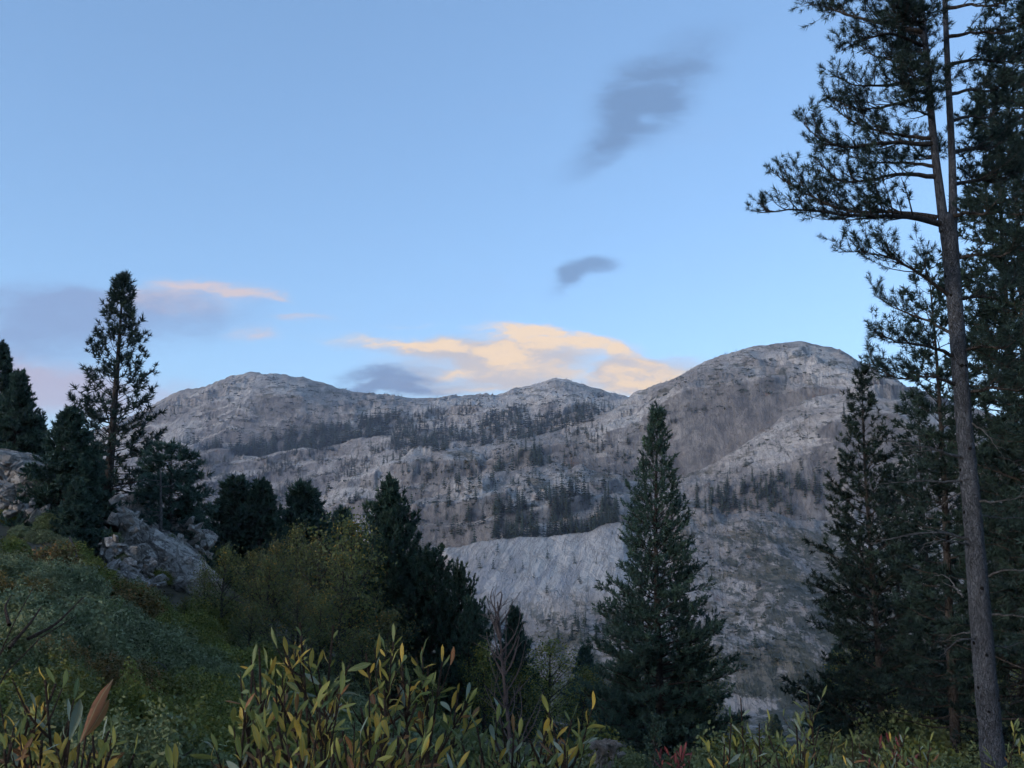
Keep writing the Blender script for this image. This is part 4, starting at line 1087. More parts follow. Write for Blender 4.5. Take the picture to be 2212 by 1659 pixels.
for k in range(2600):
    Y = float(np.exp(rng.uniform(math.log(7.5), math.log(56))))
    xd = rng.uniform(-140, 1000)
    p = ground_px(xd, Y)
    s = rng.uniform(.55, 1.0) * np.interp(Y, [8, 20, 55], [.75, 1.05, 1.35])
    if any((p[0] - a) ** 2 + (p[1] - b) ** 2 < (.62 * (s + c)) ** 2 for a, b, c in placed): continue
    if Y > 46 and 180 < xd < 460 and rng.random() < .85: continue
    if Y > 40 and xd < 150: s *= .55
    if xd > 560 and Y > 40: continue
    v = fract_noise2(np.array([p[0] / 9.0]), np.array([p[1] / 9.0]), 5)[0]
    yy = Y
    nm = 'rust tinged' if (xd < 330 and 16 < Y < 38 and v > -.02) else 'olive' if v > (.12 if Y > 18 else .42) else 'blue green' if v < (-.05 if Y > 16 else .12) else 'dark green'
    placed.append((p[0], p[1], s)); cnt += 1
    shrub(nm, p - [0, 0, .12], s, LBL[nm], nm + ' brush on the left hillside', near=Y < 20)
    if cnt >= 230: break
for (xd, Y, s, nm, lab) in [(1290, 30, 1.3, 'olive', 'olive shrub at the left foot of the conical pine'), (1360, 27, 1.0, 'dark green', 'dark green shrub before the conical pine trunk'), (1500, 29, 1.3, 'dark green', 'dark green shrub at the right foot of the conical pine'),
                            (1600, 30, 1.4, 'olive', 'olive shrub below the streaked cliff'), (1720, 26, 1.2, 'dark green', 'dark shrub left of the slender pine foot'), (1830, 30, 1.4, 'dark green', 'dark green shrub against the slender pine trunk'), (1960, 22, 1.1, 'olive', 'olive yellow shrub left of the forked trunk foot'),
                            (2040, 20, 1.1, 'dark green', 'dark green shrub hugging the forked trunk foot'), (2180, 19, 1.2, 'dark green', 'dark green shrub right of the forked trunk foot'), (1930, 34, 1.9, 'dark green', 'large dark shrub behind the slender pine'), (2080, 32, 2.0, 'dark green', 'large dark shrub behind the forked trunk'),
                            (1150, 24, 1.3, 'dark green', 'dark green shrub behind the right hand willow stems'), (1000, 22, 1.3, 'dark green', 'dark green shrub behind the middle willow stems'), (1240, 18, 1.0, 'blue green', 'blue green shrub beside the gravel bank'), (1580, 15, 1.1, 'dark green', 'dark green shrub behind the silvery willow, beside the conical pine'), (1680, 17, 1.2, 'olive', 'olive shrub directly behind the silvery willow'), (1770, 16, 1.1, 'dark green', 'dark green shrub between the silvery and the yellow green willows'), (1450, 14, 1.0, 'dark green', 'dark green shrub behind the crimson leaved shrub of the conical pine'), (1860, 15, 1.0, 'blue green', 'blue green shrub behind the yellow green willow')]:
    shrub(nm, ground_px(xd, Y) - [0, 0, .15], s, lab, None, near=Y < 22)

for (xd, yd, Y, s_, nm, lab) in [(268, 1205, 52, .55, 'dark green', 'small dark shrub rooted among the outcrop blocks'), (345, 1250, 52.5, .6, 'olive', 'small olive shrub at the foot of the smooth outcrop face'), (225, 1160, 54, .7, 'dark green', 'dark shrub on the left shoulder of the lower outcrop'),
                                 (370, 1165, 58, .5, 'blue green', 'blue green shrub on top of the lower outcrop'), (60, 1075, 57, .6, 'dark green', 'dark shrub growing in a crack of the layered outcrop'), (20, 1120, 54, .7, 'olive', 'olive shrub on the lower ledge of the layered outcrop'), (110, 1130, 53, .8, 'dark green', 'dark shrub at the right end of the layered outcrop'), (290, 1290, 49, .7, 'dark green', 'dark shrub below the outcrop blocks')]:
    p_ = at(xd, yd, Y); g_ = ground(p_[0], p_[1]); p_[2] = min(max(p_[2], g_), g_ + 2.5)
    shrub(nm, p_ - [0, 0, .3], s_, lab, None)

# fallen pale branches in the brush
for (pts, Y, lab) in [([(320, 1432), (345, 1425), (362, 1448)], 22, 'short pale dead branch curving out of the hillside brush'), ([(462, 1470), (490, 1478), (520, 1482)], 24, 'pale dead branch lying low in front of the aspens'), ([(150, 1160), (165, 1190), (168, 1235)], 45, 'bleached hooked dead limb above the brush under the broad fir')]:
    P = np.array([at(x, y, Y) for x, y in pts]); P = np.vstack([[P[0][0], P[0][1] + .3, ground(P[0][0], P[0][1] + .3)], P]) if pts[0][0] != 150 else np.vstack([P, [P[-1][0], P[-1][1], ground(P[-1][0], P[-1][1])]])
    b = MB(); Pd = densify(P, 10); o0 = Pd[0].copy()
    b.tube(Pd - o0, .03 * np.linspace(1, .5, 10) * Y / 24, 5, 0, rough=.2)
    tag(obj('dead_branch', b.mesh('dead_branch', [M['dead_wood']]), None, o0), lab, 'branch')

# ------------------------------------------------------------------ far conifers on the granite
def far_conifer(seed, levels=11, blades=7, width=.16, fill=1.0):
    r = np.random.default_rng(seed); b = MB()
    b.tube([[0, 0, -.06], [0, 0, .9]], [.012, .003], 4, 0, cap=False)
    z0 = r.uniform(.08, .2)
    for k in range(levels):
        f = k / (levels - 1); z = z0 + (1 - z0) * f ** .95
        w_ = width * ((1 - f) ** .75 * r.uniform(.6, 1.1) + .05)
        a0 = r.random() * 6.28
        for j in range(blades):
            a = a0 + j * 6.28 / blades + r.normal() * .25; L = w_ * r.uniform(.6, 1.2)
            d = np.array([math.cos(a), math.sin(a), 0]); s_ = np.array([-d[1], d[0], 0]) * L * .45
            top = np.array([0, 0, min(1.03, z + .055)]); tip = d * L + [0, 0, z - L * .35]
            b.add([top, d * L * .55 + s_ + [0, 0, z - .01], tip, d * L * .55 - s_ + [0, 0, z - .01]], None, [[0, 1, 2, 3]], 1, float(np.clip(.5 + r.normal() * .25, 0, 1)))
    return b
FC = [far_conifer(k, [11, 12, 10, 13, 9][k], 7, [.2, .16, .24, .14, .27][k]) for k in range(5)]
MATS_FAR = [M['bark_dark'], M['far_needle']]
FCM = [b.mesh('far_conifer', MATS_FAR) for b in FC]
FCL = [far_conifer(20 + k, 7, 5, [.25, .2, .3][k]) for k in range(3)]
FCLA = [(np.concatenate(b.V), np.concatenate(b.Q), np.concatenate([m for m in b.qm])) for b in FCL]
cands = []     # (position, height, label, group)
def band_depth(x0, x1, d0, d1, n, h0, h1, label, group, ref=None, power=1.0):
    for _ in range(n):
        xd = rng.uniform(x0, x1) + rng.normal() * 22
        u, _e = ue(xd, 1000.)
        j = int(np.clip(np.searchsorted(THETA, math.atan(float(u))), 0, NC - 1))
        y0 = float(kY[ref, j]) if ref is not None else 0
        Y = y0 + d0 + (d1 - d0) * rng.random() ** power * (np.interp(xd, [x0, x1], [.3, 1]) if power != 1.0 else 1)
        p = ground_px(xd, Y)
        if fract_noise2(np.array([p[0] / 17.0]), np.array([p[1] / 30.0]), 99)[0] < -.12: continue
        cands.append((p, h0 * .6 + (h1 * 1.1 - h0 * .6) * rng.random() ** .8, label, group))
def band_px(poly, n, h0, h1, label, group, clump=None):
    poly = np.array(poly, float)
    x0, y0 = poly.min(0); x1, y1 = poly.max(0)
    def inside_(x, y):
        c = False; j = len(poly) - 1
        for i in range(len(poly)):
            if (poly[i, 1] > y) != (poly[j, 1] > y) and x < (poly[j, 0] - poly[i, 0]) * (y - poly[i, 1]) / (poly[j, 1] - poly[i, 1]) + poly[i, 0]: c = not c
            j = i
        return c
    k = 0; tries = 0
    while k < n and tries < n * 40:
        tries += 1
        x, y = rng.uniform(x0, x1), rng.uniform(y0, y1)
        if not inside_(x, y): continue
        if clump is not None and fract_noise2(np.array([x / clump]), np.array([y / clump * 1.6]), 88)[0] < -.05: continue
        p = hit_px(x, y)
        if p is None: continue
        cands.append((p, rng.uniform(h0, h1), label, group)); k += 1
i700 = [i for i, c in enumerate(CURVES) if c[0] == 'e' and np.isscalar(c[1]) and c[1] == 700][0]
i900 = [i for i, c in enumerate(CURVES) if c[0] == 'e' and np.isscalar(c[1]) and c[1] == 900][0]
iM = [i for i, c in enumerate(CURVES) if c[0] == 'e' and not np.isscalar(c[1])][1]
i1600 = [i for i, c in enumerate(CURVES) if c[0] == 'e' and np.isscalar(c[1]) and c[1] == 1600][0]
band_depth(1055, 1365, 6, 75, 430, 11, 19, 'dark conifer in the forest belt just above the pale bare slab', 'forest belt above the slab', i700)
band_depth(900, 1060, 8, 60, 18, 8, 13, 'dark conifer at the low left end of the slab forest belt', 'trees left of the slab belt', i700)
band_px([(1490, 1110), (1500, 1070), (1600, 1045), (1760, 1030), (1780, 1090), (1700, 1115), (1560, 1120)], 85, 8, 17, 'dark conifer in the open grove right of the conical pine', 'grove on the right slope')
band_depth(1480, 1790, 8, 70, 40, 8, 16, 'dark conifer in the open grove right of the conical pine', 'grove on the right slope', i700)
band_depth(1030, 1180, 6, 60, 80, 11, 19, 'dark conifer behind the middle rib of the far slope', 'grove behind the middle rib', i900)
band_depth(850, 1290, -110, 6, 460, 15, 25, 'dark conifer in the forest hollow behind the long granite ridge', 'forest behind the long ridge', i1600)
band_depth(850, 1300, 25, 160, 600, 16, 25, 'dark conifer in the forest hollow behind the long granite ridge', 'forest behind the long ridge', iM)
band_depth(385, 545, 5, 34, 180, 12, 20, 'dark conifer in the strip of forest under the left dome', 'forest strip under the left dome', i1600)
band_depth(490, 860, 6, 115, 900, 17, 28, 'dark conifer in the wide forest belt between left dome and lower cliffs', 'forest belt under the left dome', i1600, 1.3)
band_px([(840, 1000), (850, 900), (1000, 880), (1180, 880), (1320, 880), (1280, 915), (1170, 945), (1000, 970)], 520, 7, 18, 'dark conifer scattered below the central peak', 'scattered trees below the central peak', 60)
band_px([(430, 1000), (850, 960), (800, 1020), (690, 1090), (560, 1110), (440, 1100)], 380, 7, 17, 'dark conifer scattered on the lower left cliffs', 'scattered trees on the lower left cliffs', 50)
band_px([(700, 1090), (840, 1005), (1050, 978), (1250, 935), (1380, 880), (1480, 900), (1380, 1040), (1150, 1100), (1000, 1160), (900, 1190), (760, 1150)], 330, 5, 13, 'small dark conifer dotted over the long granite ridge', 'trees dotted over the long ridge', 45)
band_px([(960, 1210), (1340, 1150), (1330, 1260), (1010, 1330)], 22, 4, 9, 'small lone conifer on the pale bare slab', 'lone trees on the slab')
band_px([(1190, 1345), (1260, 1335), (1350, 1330), (1350, 1390), (1200, 1400)], 34, 5, 11, 'conifer on the brushy ledge under the pale slab', 'trees under the slab')
band_px([(1450, 1130), (1740, 1120), (1750, 1420), (1560, 1400), (1480, 1300)], 60, 3, 8, 'small conifer on the broken rock below the right grove', 'trees on the broken right slope')
band_px([(360, 890), (540, 810), (700, 835), (860, 860), (700, 930), (400, 940)], 90, 4, 11, 'small dark conifer on the face of the left dome', 'trees on the left dome', 40)
band_depth(760, 1390, -14, 6, 70, 3, 7, 'small conifer standing on the skyline between the domes', 'skyline trees', [i for i, c in enumerate(CURVES) if c[0] == 'e' and np.isscalar(c[1]) and c[1] == 1990][0])
band_depth(1340, 1620, -25, 4, 40, 2, 5, 'small conifer on the left shoulder of the right dome', 'trees on the right dome shoulder', iM)
band_px([(1600, 960), (1760, 880), (1780, 960), (1640, 1030), (1520, 1040)], 20, 4, 10, 'small conifer beside the bare gully of the right dome', 'trees beside the gully')
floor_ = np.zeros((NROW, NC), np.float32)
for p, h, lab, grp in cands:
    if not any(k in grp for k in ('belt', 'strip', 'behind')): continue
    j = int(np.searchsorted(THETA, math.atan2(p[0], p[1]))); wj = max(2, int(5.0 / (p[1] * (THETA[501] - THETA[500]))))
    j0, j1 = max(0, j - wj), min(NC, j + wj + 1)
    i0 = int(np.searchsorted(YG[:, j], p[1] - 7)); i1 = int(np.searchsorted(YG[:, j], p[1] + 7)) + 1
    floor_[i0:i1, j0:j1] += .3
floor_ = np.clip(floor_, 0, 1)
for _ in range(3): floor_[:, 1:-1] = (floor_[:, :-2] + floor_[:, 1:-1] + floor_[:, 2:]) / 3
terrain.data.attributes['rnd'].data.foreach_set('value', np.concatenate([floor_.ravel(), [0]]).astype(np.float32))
order = sorted(range(len(cands)), key=lambda i: -cands[i][1] / cands[i][0][1])
ind = set()
for i in order:
    if len(ind) >= 300: break
    ind.add(i)
rest = MB()
for i, (p, h, lab, grp) in enumerate(cands):
    if i in ind:
        o = obj('far_conifer', FCM[int(rng.integers(5))], None, p - [0, 0, .04 * h], float(rng.random() * 6.28), (h, h, h))
        wdt = rng.uniform(.8, 1.3); o.scale = (h * wdt, h * wdt, h)
        tag(o, lab, 'tree', grp)
    else:
        V_, Q_, mq = FCLA[int(rng.integers(3))]
        a = rng.random() * 6.28; c_, s_ = math.cos(a), math.sin(a); wd_ = rng.uniform(.85, 1.35)
        W_ = np.stack([(V_[:, 0] * c_ - V_[:, 1] * s_) * h * wd_, (V_[:, 0] * s_ + V_[:, 1] * c_) * h * wd_, V_[:, 2] * h], -1) + p - [0, 0, .04 * h]
        rest.add(W_, None, Q_, 1, float(rng.random()))
ow = obj('distant_forest', rest.mesh('distant_forest', MATS_FAR)); ow['kind'] = 'stuff'
ow['label'] = 'far dark conifers too small to tell apart on the granite slopes'; ow['category'] = 'forest'
# bleached snags standing in the forest belts
for k in range(16):
    xd = rng.choice([rng.uniform(500, 850), rng.uniform(1080, 1350), rng.uniform(900, 1250)])
    ref, rg = (i1600, (8, 60)) if xd < 860 else (i700, (8, 60)) if rng.random() < .5 and xd > 1060 else (iM, (25, 120))
    u, _e = ue(xd, 1000.); j = int(np.clip(np.searchsorted(THETA, math.atan(float(u))), 0, NC - 1))
    p = ground_px(xd, float(kY[ref, j]) + rng.uniform(*rg)); h = rng.uniform(12, 24) * (1.2 if ref == i1600 else .8)
    b = MB(); b.tube([[0, 0, -.5], [.1, 0, h * .5], [rng.normal() * .6, 0, h]], [.45, .3, .08], 5, 0)
    tag(obj('dead_snag', b.mesh('dead_snag', [M['dead_wood']]), None, p), 'bleached dead trunk standing in a far forest belt', 'snag', 'bleached snags in the far forest')
# dark mats of scrub on the domes
sc_ = MB()
def scrub_px(poly, n, s0, s1):
    global cands
    keep_ = cands; cands = []
    band_px(poly, n, s0, s1, '', '', 38)
    pts = cands; cands = keep_
    for p, h, *_ in pts:
        for k in range(9):
            o = p + np.array([rng.normal() * h * .9, rng.normal() * h * .5, rng.random() * h * .45 - .1])
            d = rng.normal(size=(3, 3)) * h * .55; d[:, 2] *= .6
            sc_.add(o + d, [[0, 1, 2]], None, 0, float(rng.random()))
scrub_px([(350, 900), (540, 806), (700, 835), (900, 866), (860, 900), (600, 940), (380, 940)], 330, 1.5, 4.2)
scrub_px([(1390, 860), (1560, 770), (1700, 746), (1830, 775), (1760, 850), (1500, 900), (1330, 950)], 300, .9, 2.4)
scrub_px([(1000, 870), (1200, 824), (1330, 860), (1280, 910), (1100, 930), (900, 920)], 300, 1.4, 3.6)
scrub_px([(700, 1090), (840, 1005), (1250, 935), (1400, 950), (1350, 1100), (1000, 1170), (760, 1150)], 420, .9, 2.6)
scrub_px([(430, 1000), (850, 960), (690, 1090), (440, 1110)], 240, 1.4, 3.4)
scrub_px([(1450, 1130), (1780, 1100), (1780, 1440), (1600, 1540), (1450, 1300)], 330, .6, 1.8)
scrub_px([(1000, 1345), (1350, 1330), (1350, 1420), (1330, 1500), (1180, 1500)], 200, .6, 1.8)
scrub_px([(1560, 1000), (1800, 850), (1800, 1050), (1500, 1080)], 120, .7, 2.0)
so = obj('mountain_scrub', sc_.mesh('mountain_scrub', [M['far_needle']])); so['kind'] = 'stuff'
so['label'] = 'low dark scrub matted over the granite domes'; so['category'] = 'scrub'

# ------------------------------------------------------------------ willows in the foreground
def leaf_material(name, c1, c2, edge):
    m, t, out = mat(name)
    co = coords(t)
    oi = t.node('ShaderNodeObjectInfo').outputs['Random']
    sp = t.node('ShaderNodeSeparateXYZ'); t.l.new(co, sp.inputs[0])
    n = t.noise(co, 9.0, 4, 0.6)
    c = t.mix(oi, c1, c2)
    c = t.mix(t.ramp(n, .5, .75, 0, .6), c, edge)
    mid = t.ramp(t.math('ABSOLUTE', sp.outputs[0]), 0.0, 0.018, 0.5, 0.0)
    c = t.mix(mid, c, (0.34, 0.32, 0.16))
    d = t.node('ShaderNodeBsdfPrincipled'); t.l.new(c, d.inputs['Base Color']); d.inputs['Roughness'].default_value = .6; d.inputs['Specular IOR Level'].default_value = .2
    tr = t.node('ShaderNodeBsdfTranslucent'); t.l.new(c, tr.inputs['Color'])
    mx = t.node('ShaderNodeMixShader'); mx.inputs[0].default_value = .25
    t.l.new(d.outputs[0], mx.inputs[1]); t.l.new(tr.outputs[0], mx.inputs[2]); t.l.new(mx.outputs[0], out.inputs['Surface'])
    return m
LM = [leaf_material('willow_leaf_green', (.11, .14, .05), (.17, .19, .07), (.26, .22, .06)),
      leaf_material('willow_leaf_yellow_green', (.22, .23, .06), (.32, .29, .07), (.36, .24, .06)),
      leaf_material('willow_leaf_gold', (.42, .29, .05), (.52, .34, .065), (.36, .17, .045)),
      leaf_material('willow_leaf_rust', (.30, .14, .05), (.24, .10, .045), (.15, .07, .04)),
      leaf_material('willow_leaf_pale', (.20, .24, .17), (.27, .30, .22), (.24, .22, .12)),
      leaf_material('red_leaf', (.13, .022, .03), (.19, .035, .04), (.10, .03, .03))]
def leaf_mesh(seed, material, width=.2, bend=.15, fold=.3, curl=.1):
    """one lance shaped leaf, unit length along +Z, folded along the midrib"""
    n = 6; q = np.linspace(0, 1, n); r = np.random.default_rng(seed)
    wd = width * np.sin(np.pi * np.clip(q, .0, 1) ** 1.3) ** .7 * .5; wd[0] = .012; wd[-1] = .004
    y = bend * q ** 2 + curl * np.sin(q * 6) * .15
    V = []
    for k in range(n):
        V += [[-wd[k], y[k] + fold * wd[k], q[k]], [0, y[k], q[k]], [wd[k], y[k] + fold * wd[k] * r.uniform(.6, 1.4), q[k]]]
    Q = []
    for k in range(n - 1):
        a = 3 * k; Q += [[a, a + 1, a + 4, a + 3], [a + 1, a + 2, a + 5, a + 4]]
    b = MB(); b.add(V, None, Q, 0)
    return b.mesh('leaf', [material])
LEAVES = [[leaf_mesh(s * 10 + k, m, [.24, .2, .27][s], [.2, .5, -.32][s], [.35, .55, .2][s], [.1, .3, .2][s]) for s in range(3)] for k, m in enumerate(LM)]
from mathutils import Matrix
def put_leaf(parent, pos, d, size, kind, r, name='leaf'):
    d = d / np.linalg.norm(d)
    X, Y, Z = frames(d[None], np.array([r.random() * 6.28]))
    o = obj(name, LEAVES[kind][int(r.integers(3))], parent)
    m = Matrix(((X[0][0], Y[0][0], Z[0][0], pos[0]), (X[0][1], Y[0][1], Z[0][1], pos[1]), (X[0][2], Y[0][2], Z[0][2], pos[2]), (0, 0, 0, 1)))
    o.matrix_local = m @ Matrix.Scale(float(size), 4)
    return o
def willow(label, base_px, tips, seed, mix, size=.054, limit=300, name='willow_shrub', leafy=.2, shoots=4, spacing=.013):
    """tips: (xd, yd, Y, share of gold leaves). Stems run from the base on the ground to each tip."""
    r = np.random.default_rng(seed)
    xd, Y = base_px
    g = ground_px(xd, Y)
    t = thing(name, label, 'shrub', g)
    nleaf = 0; spots = []
    for (x, y, Yt, gold) in tips:
        e = at(x, y, Yt)
        b0 = g + np.array([r.normal() * .12, r.normal() * .12, -.05])
        mid = b0 * .45 + e * .55 + np.array([(b0[0] - e[0]) * .3, 0, .05]) + r.normal(size=3) * np.array([.1, .1, .05])
        P = densify(np.array([b0, b0 * .7 + mid * .3 + [0, 0, .08], mid, e]), 14)
        L = np.linalg.norm(np.diff(P, axis=0), axis=1).sum()
        q = np.linspace(0, 1, 14)
        b = MB(); b.tube(P - g, .0075 * (1 - .8 * q) + .001, 6, 0)
        T = unit(np.gradient(P, axis=0))
        lines = [(P, T, q, max(0.0, 1 - leafy / L), gold)]
        for k in range(shoots):
            s0 = r.uniform(max(.3, 1 - 1.1 * leafy / L), .93)
            p0 = np.array([np.interp(s0, q, P[:, c]) for c in range(3)]); t0 = np.array([np.interp(s0, q, T[:, c]) for c in range(3)])
            d = unit(t0 * .8 + r.normal(size=3) * np.array([.7, .7, .2])); l2 = r.uniform(.05, .13)
            C = densify(np.array([p0, p0 + d * l2 * .5, p0 + d * l2 + [0, 0, .05]]), 6)
            b.tube(C - g, np.linspace(.0032, .0012, 6), 5, 0)
            lines.append((C, unit(np.gradient(C, axis=0)), np.linspace(0, 1, 6), .15, gold + r.normal() * .15))
        obj('stem', b.mesh('stem', [M['twig']]), t)
        for (C, TT, qq, s_from, gd) in lines:
            Lc = np.linalg.norm(np.diff(C, axis=0), axis=1).sum()
            s = s_from; ang = r.random() * 6.28
            while s < 1.0:
                p0 = np.array([np.interp(s, qq, C[:, c]) for c in range(3)]); t0 = np.array([np.interp(s, qq, TT[:, c]) for c in range(3)])
                ang += 2.4 + r.normal() * .3
                sd = unit(np.cross(t0, [.2, 1, .1])); up = np.cross(sd, t0)
                d = unit(t0 * r.uniform(.5, 1.2) + (sd * math.cos(ang) + up * math.sin(ang)) * r.uniform(.5, 1.1))
                spots.append((p0 - g, d, size * r.uniform(.5, 1.15) * (1 - .25 * (s > .95)), gd, s))
                s += spacing / Lc * r.uniform(.7, 1.4)
            spots.append((C[-1] - g, TT[-1], size * .9, gd, 1.0))
    if len(spots) > limit:
        pick = r.permutation(len(spots))[:limit]; spots = [spots[i] for i in pick]
    for (p, d, sz, gd, s) in spots:
        v = r.random()
        lower = s < .75
        if v < gd * 1.1 + .08: kind = int(r.choice([2, 2, 1, 3, 1])) if mix != 'red' else 5
        else: kind = int(r.choice([0, 0, 1, 4, 0, 0] if mix == 'green' else [0, 0, 1, 1, 0, 2, 4])) if mix != 'red' else 5
        put_leaf(t, p, d, sz, kind, r)
    return t
willow('willow with long green and golden leaves in the foreground, left of the dead sapling', (700, 2.3),
       [(648, 1345, 2.25, .2), (720, 1352, 2.3, .15), (560, 1400, 2.15, .3), (545, 1440, 2.0, .25), (600, 1500, 2.0, .65), (690, 1480, 2.2, .6), (640, 1420, 2.3, .75), (530, 1540, 1.9, .3), (580, 1590, 1.85, .5), (700, 1560, 2.0, .6), (740, 1470, 2.4, .2), (560, 1620, 1.8, .4), (650, 1610, 1.8, .5)], 1, 'mixed')
willow('low golden leaved willow massed in front of the taller willow stems', (640, 1.9),
       [(600, 1560, 1.95, .75), (640, 1540, 2.0, .7), (690, 1530, 2.0, .6), (560, 1600, 1.85, .5), (620, 1610, 1.8, .7), (680, 1600, 1.85, .6), (740, 1580, 1.95, .65), (780, 1600, 1.9, .5), (720, 1630, 1.75, .6), (540, 1640, 1.75, .4), (600, 1650, 1.7, .5), (820, 1620, 1.85, .6), (880, 1610, 1.9, .5), (940, 1630, 1.9, .4)], 12, 'mixed')
willow('willow with golden leaf clusters in the foreground, before the columnar juniper', (860, 2.3),
       [(850, 1388, 2.35, .35), (868, 1432, 2.3, .5), (790, 1412, 2.3, .2), (925, 1440, 2.4, .35), (955, 1432, 2.45, .3), (830, 1490, 2.2, .6), (900, 1520, 2.2, .45), (780, 1530, 2.05, .6), (990, 1490, 2.5, .3), (1010, 1520, 2.4, .4), (860, 1590, 2.0, .55), (930, 1600, 1.95, .5), (800, 1610, 1.9, .55)], 2, 'mixed')
willow('green willow with rusty dried leaf clumps right of the dead sapling', (1180, 2.4),
       [(1185, 1540, 2.4, .85), (1235, 1555, 2.45, .7), (1180, 1580, 2.3, .8), (1110, 1585, 2.3, .1), (1070, 1600, 2.3, .1), (1265, 1590, 2.4, .15), (1145, 1600, 2.2, .2), (1030, 1570, 2.4, .15), (1220, 1610, 2.2, .6), (1000, 1610, 2.2, .3), (1085, 1570, 2.5, .05)], 3, 'green')
lw_ = willow('low willow with yellow and rust leaves in the bottom left foreground', (90, 1.9),
       [(98, 1470, 1.9, .15), (120, 1478, 1.9, .2), (60, 1560, 1.8, .5), (30, 1590, 1.7, .55), (150, 1560, 1.85, .5), (200, 1590, 1.9, .4), (235, 1580, 1.95, .4), (240, 1620, 1.8, .6), (90, 1600, 1.7, .6), (170, 1620, 1.7, .5), (10, 1620, 1.6, .5), (290, 1630, 1.9, .25)], 4, 'mixed', size=.05)
gl = np.array(lw_.location)
r = np.random.default_rng(77)
for (x, y, Y, dx, sz, kd) in [(150, 1600, 1.25, (.30, 0, 1.0), .066, 4), (172, 1606, 1.22, (.28, 0, 1.0), .078, 3), (185, 1590, 1.25, (.55, 0, .75), .05, 3), (380, 1665, 1.5, (.02, 0, 1), .042, 2), (372, 1665, 1.5, (-.25, 0, 1), .045, 1)]:
    p = at(x, y, Y)
    o = put_leaf(lw_, p - gl, np.array(dx), sz, kd, r)
    b = MB(); b.tube(densify(np.array([[0, 0, 0.0], (p - gl) * .6 + [0, 0, -.12], p - gl]), 8), np.linspace(.004, .0015, 8), 5, 0)
    obj('stem', b.mesh('stem', [M['twig']]), lw_)
willow('silvery green willow below the streaked cliff, between the pines', (1660, 3.6),
       [(1600, 1508, 3.6, 0.02), (1580, 1548, 3.4, 0.01), (1640, 1563, 3.5, 0.02), (1660, 1588, 3.4, 0.04), (1745, 1498, 3.9, 0.04), (1775, 1508, 4.0, 0.08), (1720, 1568, 3.7, 0.06), (1770, 1568, 3.8, 0.22), (1690, 1608, 3.4, 0.04), (1620, 1618, 3.2, 0.02), (1740, 1618, 3.3, 0.06), (1565, 1608, 3.2, 0.01), (1800, 1598, 3.7, 0.12)], 5, 'green', size=.06, spacing=.017, leafy=.4)
willow('yellow green willow left of the forked trunk foot', (1920, 4.5),
       [(1840, 1593, 4.4, 0.08), (1870, 1608, 4.3, 0.12), (1955, 1588, 4.6, 0.16), (1985, 1608, 4.6, 0.16), (2005, 1623, 4.5, 0.14), (1930, 1618, 4.4, 0.12), (1900, 1633, 4.2, 0.08), (1970, 1638, 4.2, 0.16)], 6, 'green', size=.056, spacing=.02, leafy=.35)
willow('golden willow sprig right of the forked trunk foot', (2210, 4.8), [(2195, 1578, 4.8, 0.20), (2215, 1608, 4.7, 0.24), (2180, 1628, 4.6, 0.16), (2230, 1568, 4.9, 0.20)], 9, 'green', size=.06, spacing=.024, leafy=.6)
willow('crimson leaved shrub at the foot of the conical pine', (1455, 5.5), [(1428, 1640, 5.5, 1), (1445, 1632, 5.4, 1), (1475, 1636, 5.5, 1), (1490, 1645, 5.6, 1), (1460, 1652, 5.3, 1)], 7, 'red', size=.075, spacing=.05, leafy=.2, limit=70, name='red_shrub', shoots=1)
willow('crimson leaved shrub left of the forked trunk foot', (1925, 5.2), [(1900, 1612, 5.2, 1), (1920, 1605, 5.2, 1), (1945, 1608, 5.3, 1), (1935, 1625, 5.1, 1), (1950, 1635, 5.1, 1), (1870, 1640, 5.0, 1)], 8, 'red', size=.075, spacing=.05, leafy=.25, limit=90, name='red_shrub', shoots=1)

# bare brown twigs at the left edge
g = ground_px(-40, 2.6)
t = thing('bare_bush', 'bare brown leafless twigs at the left edge above the low willow', 'shrub', g)
for pts in [[(-20, 1440), (60, 1380), (130, 1340), (165, 1330)], [(-20, 1430), (20, 1350), (55, 1300), (72, 1270)], [(20, 1400), (70, 1340), (90, 1310)], [(60, 1380), (120, 1350), (180, 1290)], [(-20, 1370), (30, 1365), (70, 1345)], [(20, 1350), (10, 1310), (25, 1285)]]:
    P = np.array([at(x, y, 2.6 + .1 * k) for k, (x, y) in enumerate(pts)])
    if pts[0][0] < 0: P = np.vstack([g, g * .5 + P[0] * .5 + [-.1, 0, .1], P])
    b = MB(); b.tube(densify(P, 12) - g, np.linspace(.006, .0015, 12), 5, 0)
    obj('stem', b.mesh('stem', [M['twig']]), t)

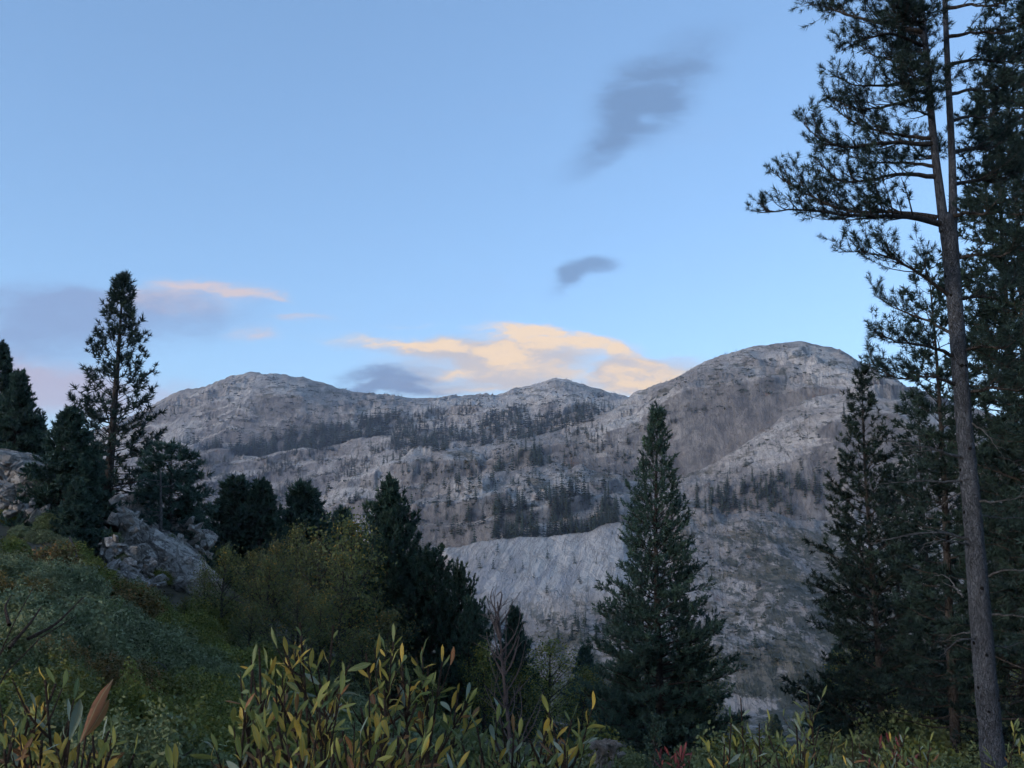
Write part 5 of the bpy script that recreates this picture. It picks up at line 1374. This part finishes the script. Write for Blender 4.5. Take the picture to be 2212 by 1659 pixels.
# dead pinkish sapling
g = ground_px(1095, 12.0)
t = thing('dead_sapling', 'leafless pinkish dead sapling with upswept twigs before the pale slab', 'sapling', g)
tp_ = at(1075, 1300, 12.0) - g
b = MB(); P = densify(np.array([[0, 0, -.1], tp_ * .4 + [.12, 0, 0], tp_ * .75 + [.03, 0, 0], tp_]), 16); b.tube(P, np.linspace(.045, .009, 16), 7, 0)
obj('trunk', b.mesh('trunk', [M['dead_twig']]), t)
r = np.random.default_rng(31)
for k in range(42):
    s = r.uniform(.3, .97); p0 = np.array([np.interp(s, np.linspace(0, 1, 16), P[:, c]) for c in range(3)])
    a = r.random() * 6.28; L = r.uniform(.25, .95) * (1.15 - s)  + .2
    d = np.array([math.cos(a) * .5, math.sin(a) * .5, 1.0 * r.uniform(.3, 1)])
    b = MB(); q = np.linspace(0, 1, 6)
    C = p0 + d * (q * L)[:, None] + np.array([0, 0, .25 * L]) * (q ** 2)[:, None] + r.normal(size=3) * .05 * np.sin(q * 3)[:, None]
    b.tube(C, .012 * (1 - .7 * q), 4, 0)
    for m in range(2):
        i = r.integers(2, 5); b.tube([C[i], C[i] + (d * .6 + r.normal(size=3) * .5) * L * .35], [.005, .002], 3, 0)
    obj('branch', b.mesh('branch', [M['dead_twig']]), t)

# small upright conifer sapling and thin grass stems by the conical pine
base, H = stand(1412, 1565, 9.0)
plant('pine_sapling', 'knee high upright pine sapling before the conical pine', 'sapling', tree_meshes(91, H, .015, mats_f, base=.3, n=40, length=lambda t: .16 * (1 - t) + .05, elev=(40, 70), up=.1, tuft=FIR_T, tsize=.08, tsp=.05, sec=.08, ratio=.3), mats_f, base)

# gravel bank between the willows and the conical pine
g = ground_px(1310, 14.0)
t = thing('stone_heap', 'pale heap of broken stones left of the conical pine foot', 'stones', g)
for k in range(150):
    p = at(1308 + r.normal() * 13, 1600 + r.normal() * 30, 14 + r.normal() * .6)
    gz = ground(p[0], p[1]); p[2] = min(p[2], gz + 1.4)
    o = obj('stone', BLOCKS[int(r.integers(len(BLOCKS)))], t, p - g, scale=float(r.uniform(.025, .085)))
    o.rotation_euler = tuple(r.random(3) * 6.28)

# ------------------------------------------------------------------ haze in the valley air
bm = bmesh.new(); bmesh.ops.create_cube(bm, size=1.0)
me = bpy.data.meshes.new('haze'); bm.to_mesh(me); bm.free()
hz = obj('haze', me)
zmin, zmax = float(ZG.min()) - 1.5, float(ZG.max()) + 30
hz.scale = (6900, 6900, zmax - zmin); hz.location = (0, 0, (zmin + zmax) / 2)
hm = bpy.data.materials.new('valley_haze'); hm.use_nodes = True
ht = NT(hm.node_tree)
for nd in list(ht.n): ht.n.remove(nd)
ho = ht.node('ShaderNodeOutputMaterial'); pv = ht.node('ShaderNodeVolumePrincipled')
pv.inputs['Color'].default_value = (0.70, 0.78, 1.0, 1); pv.inputs['Density'].default_value = HAZE_DENSITY
ht.l.new(pv.outputs[0], ho.inputs['Volume'])
me.materials.append(hm); hz['kind'] = 'stuff'
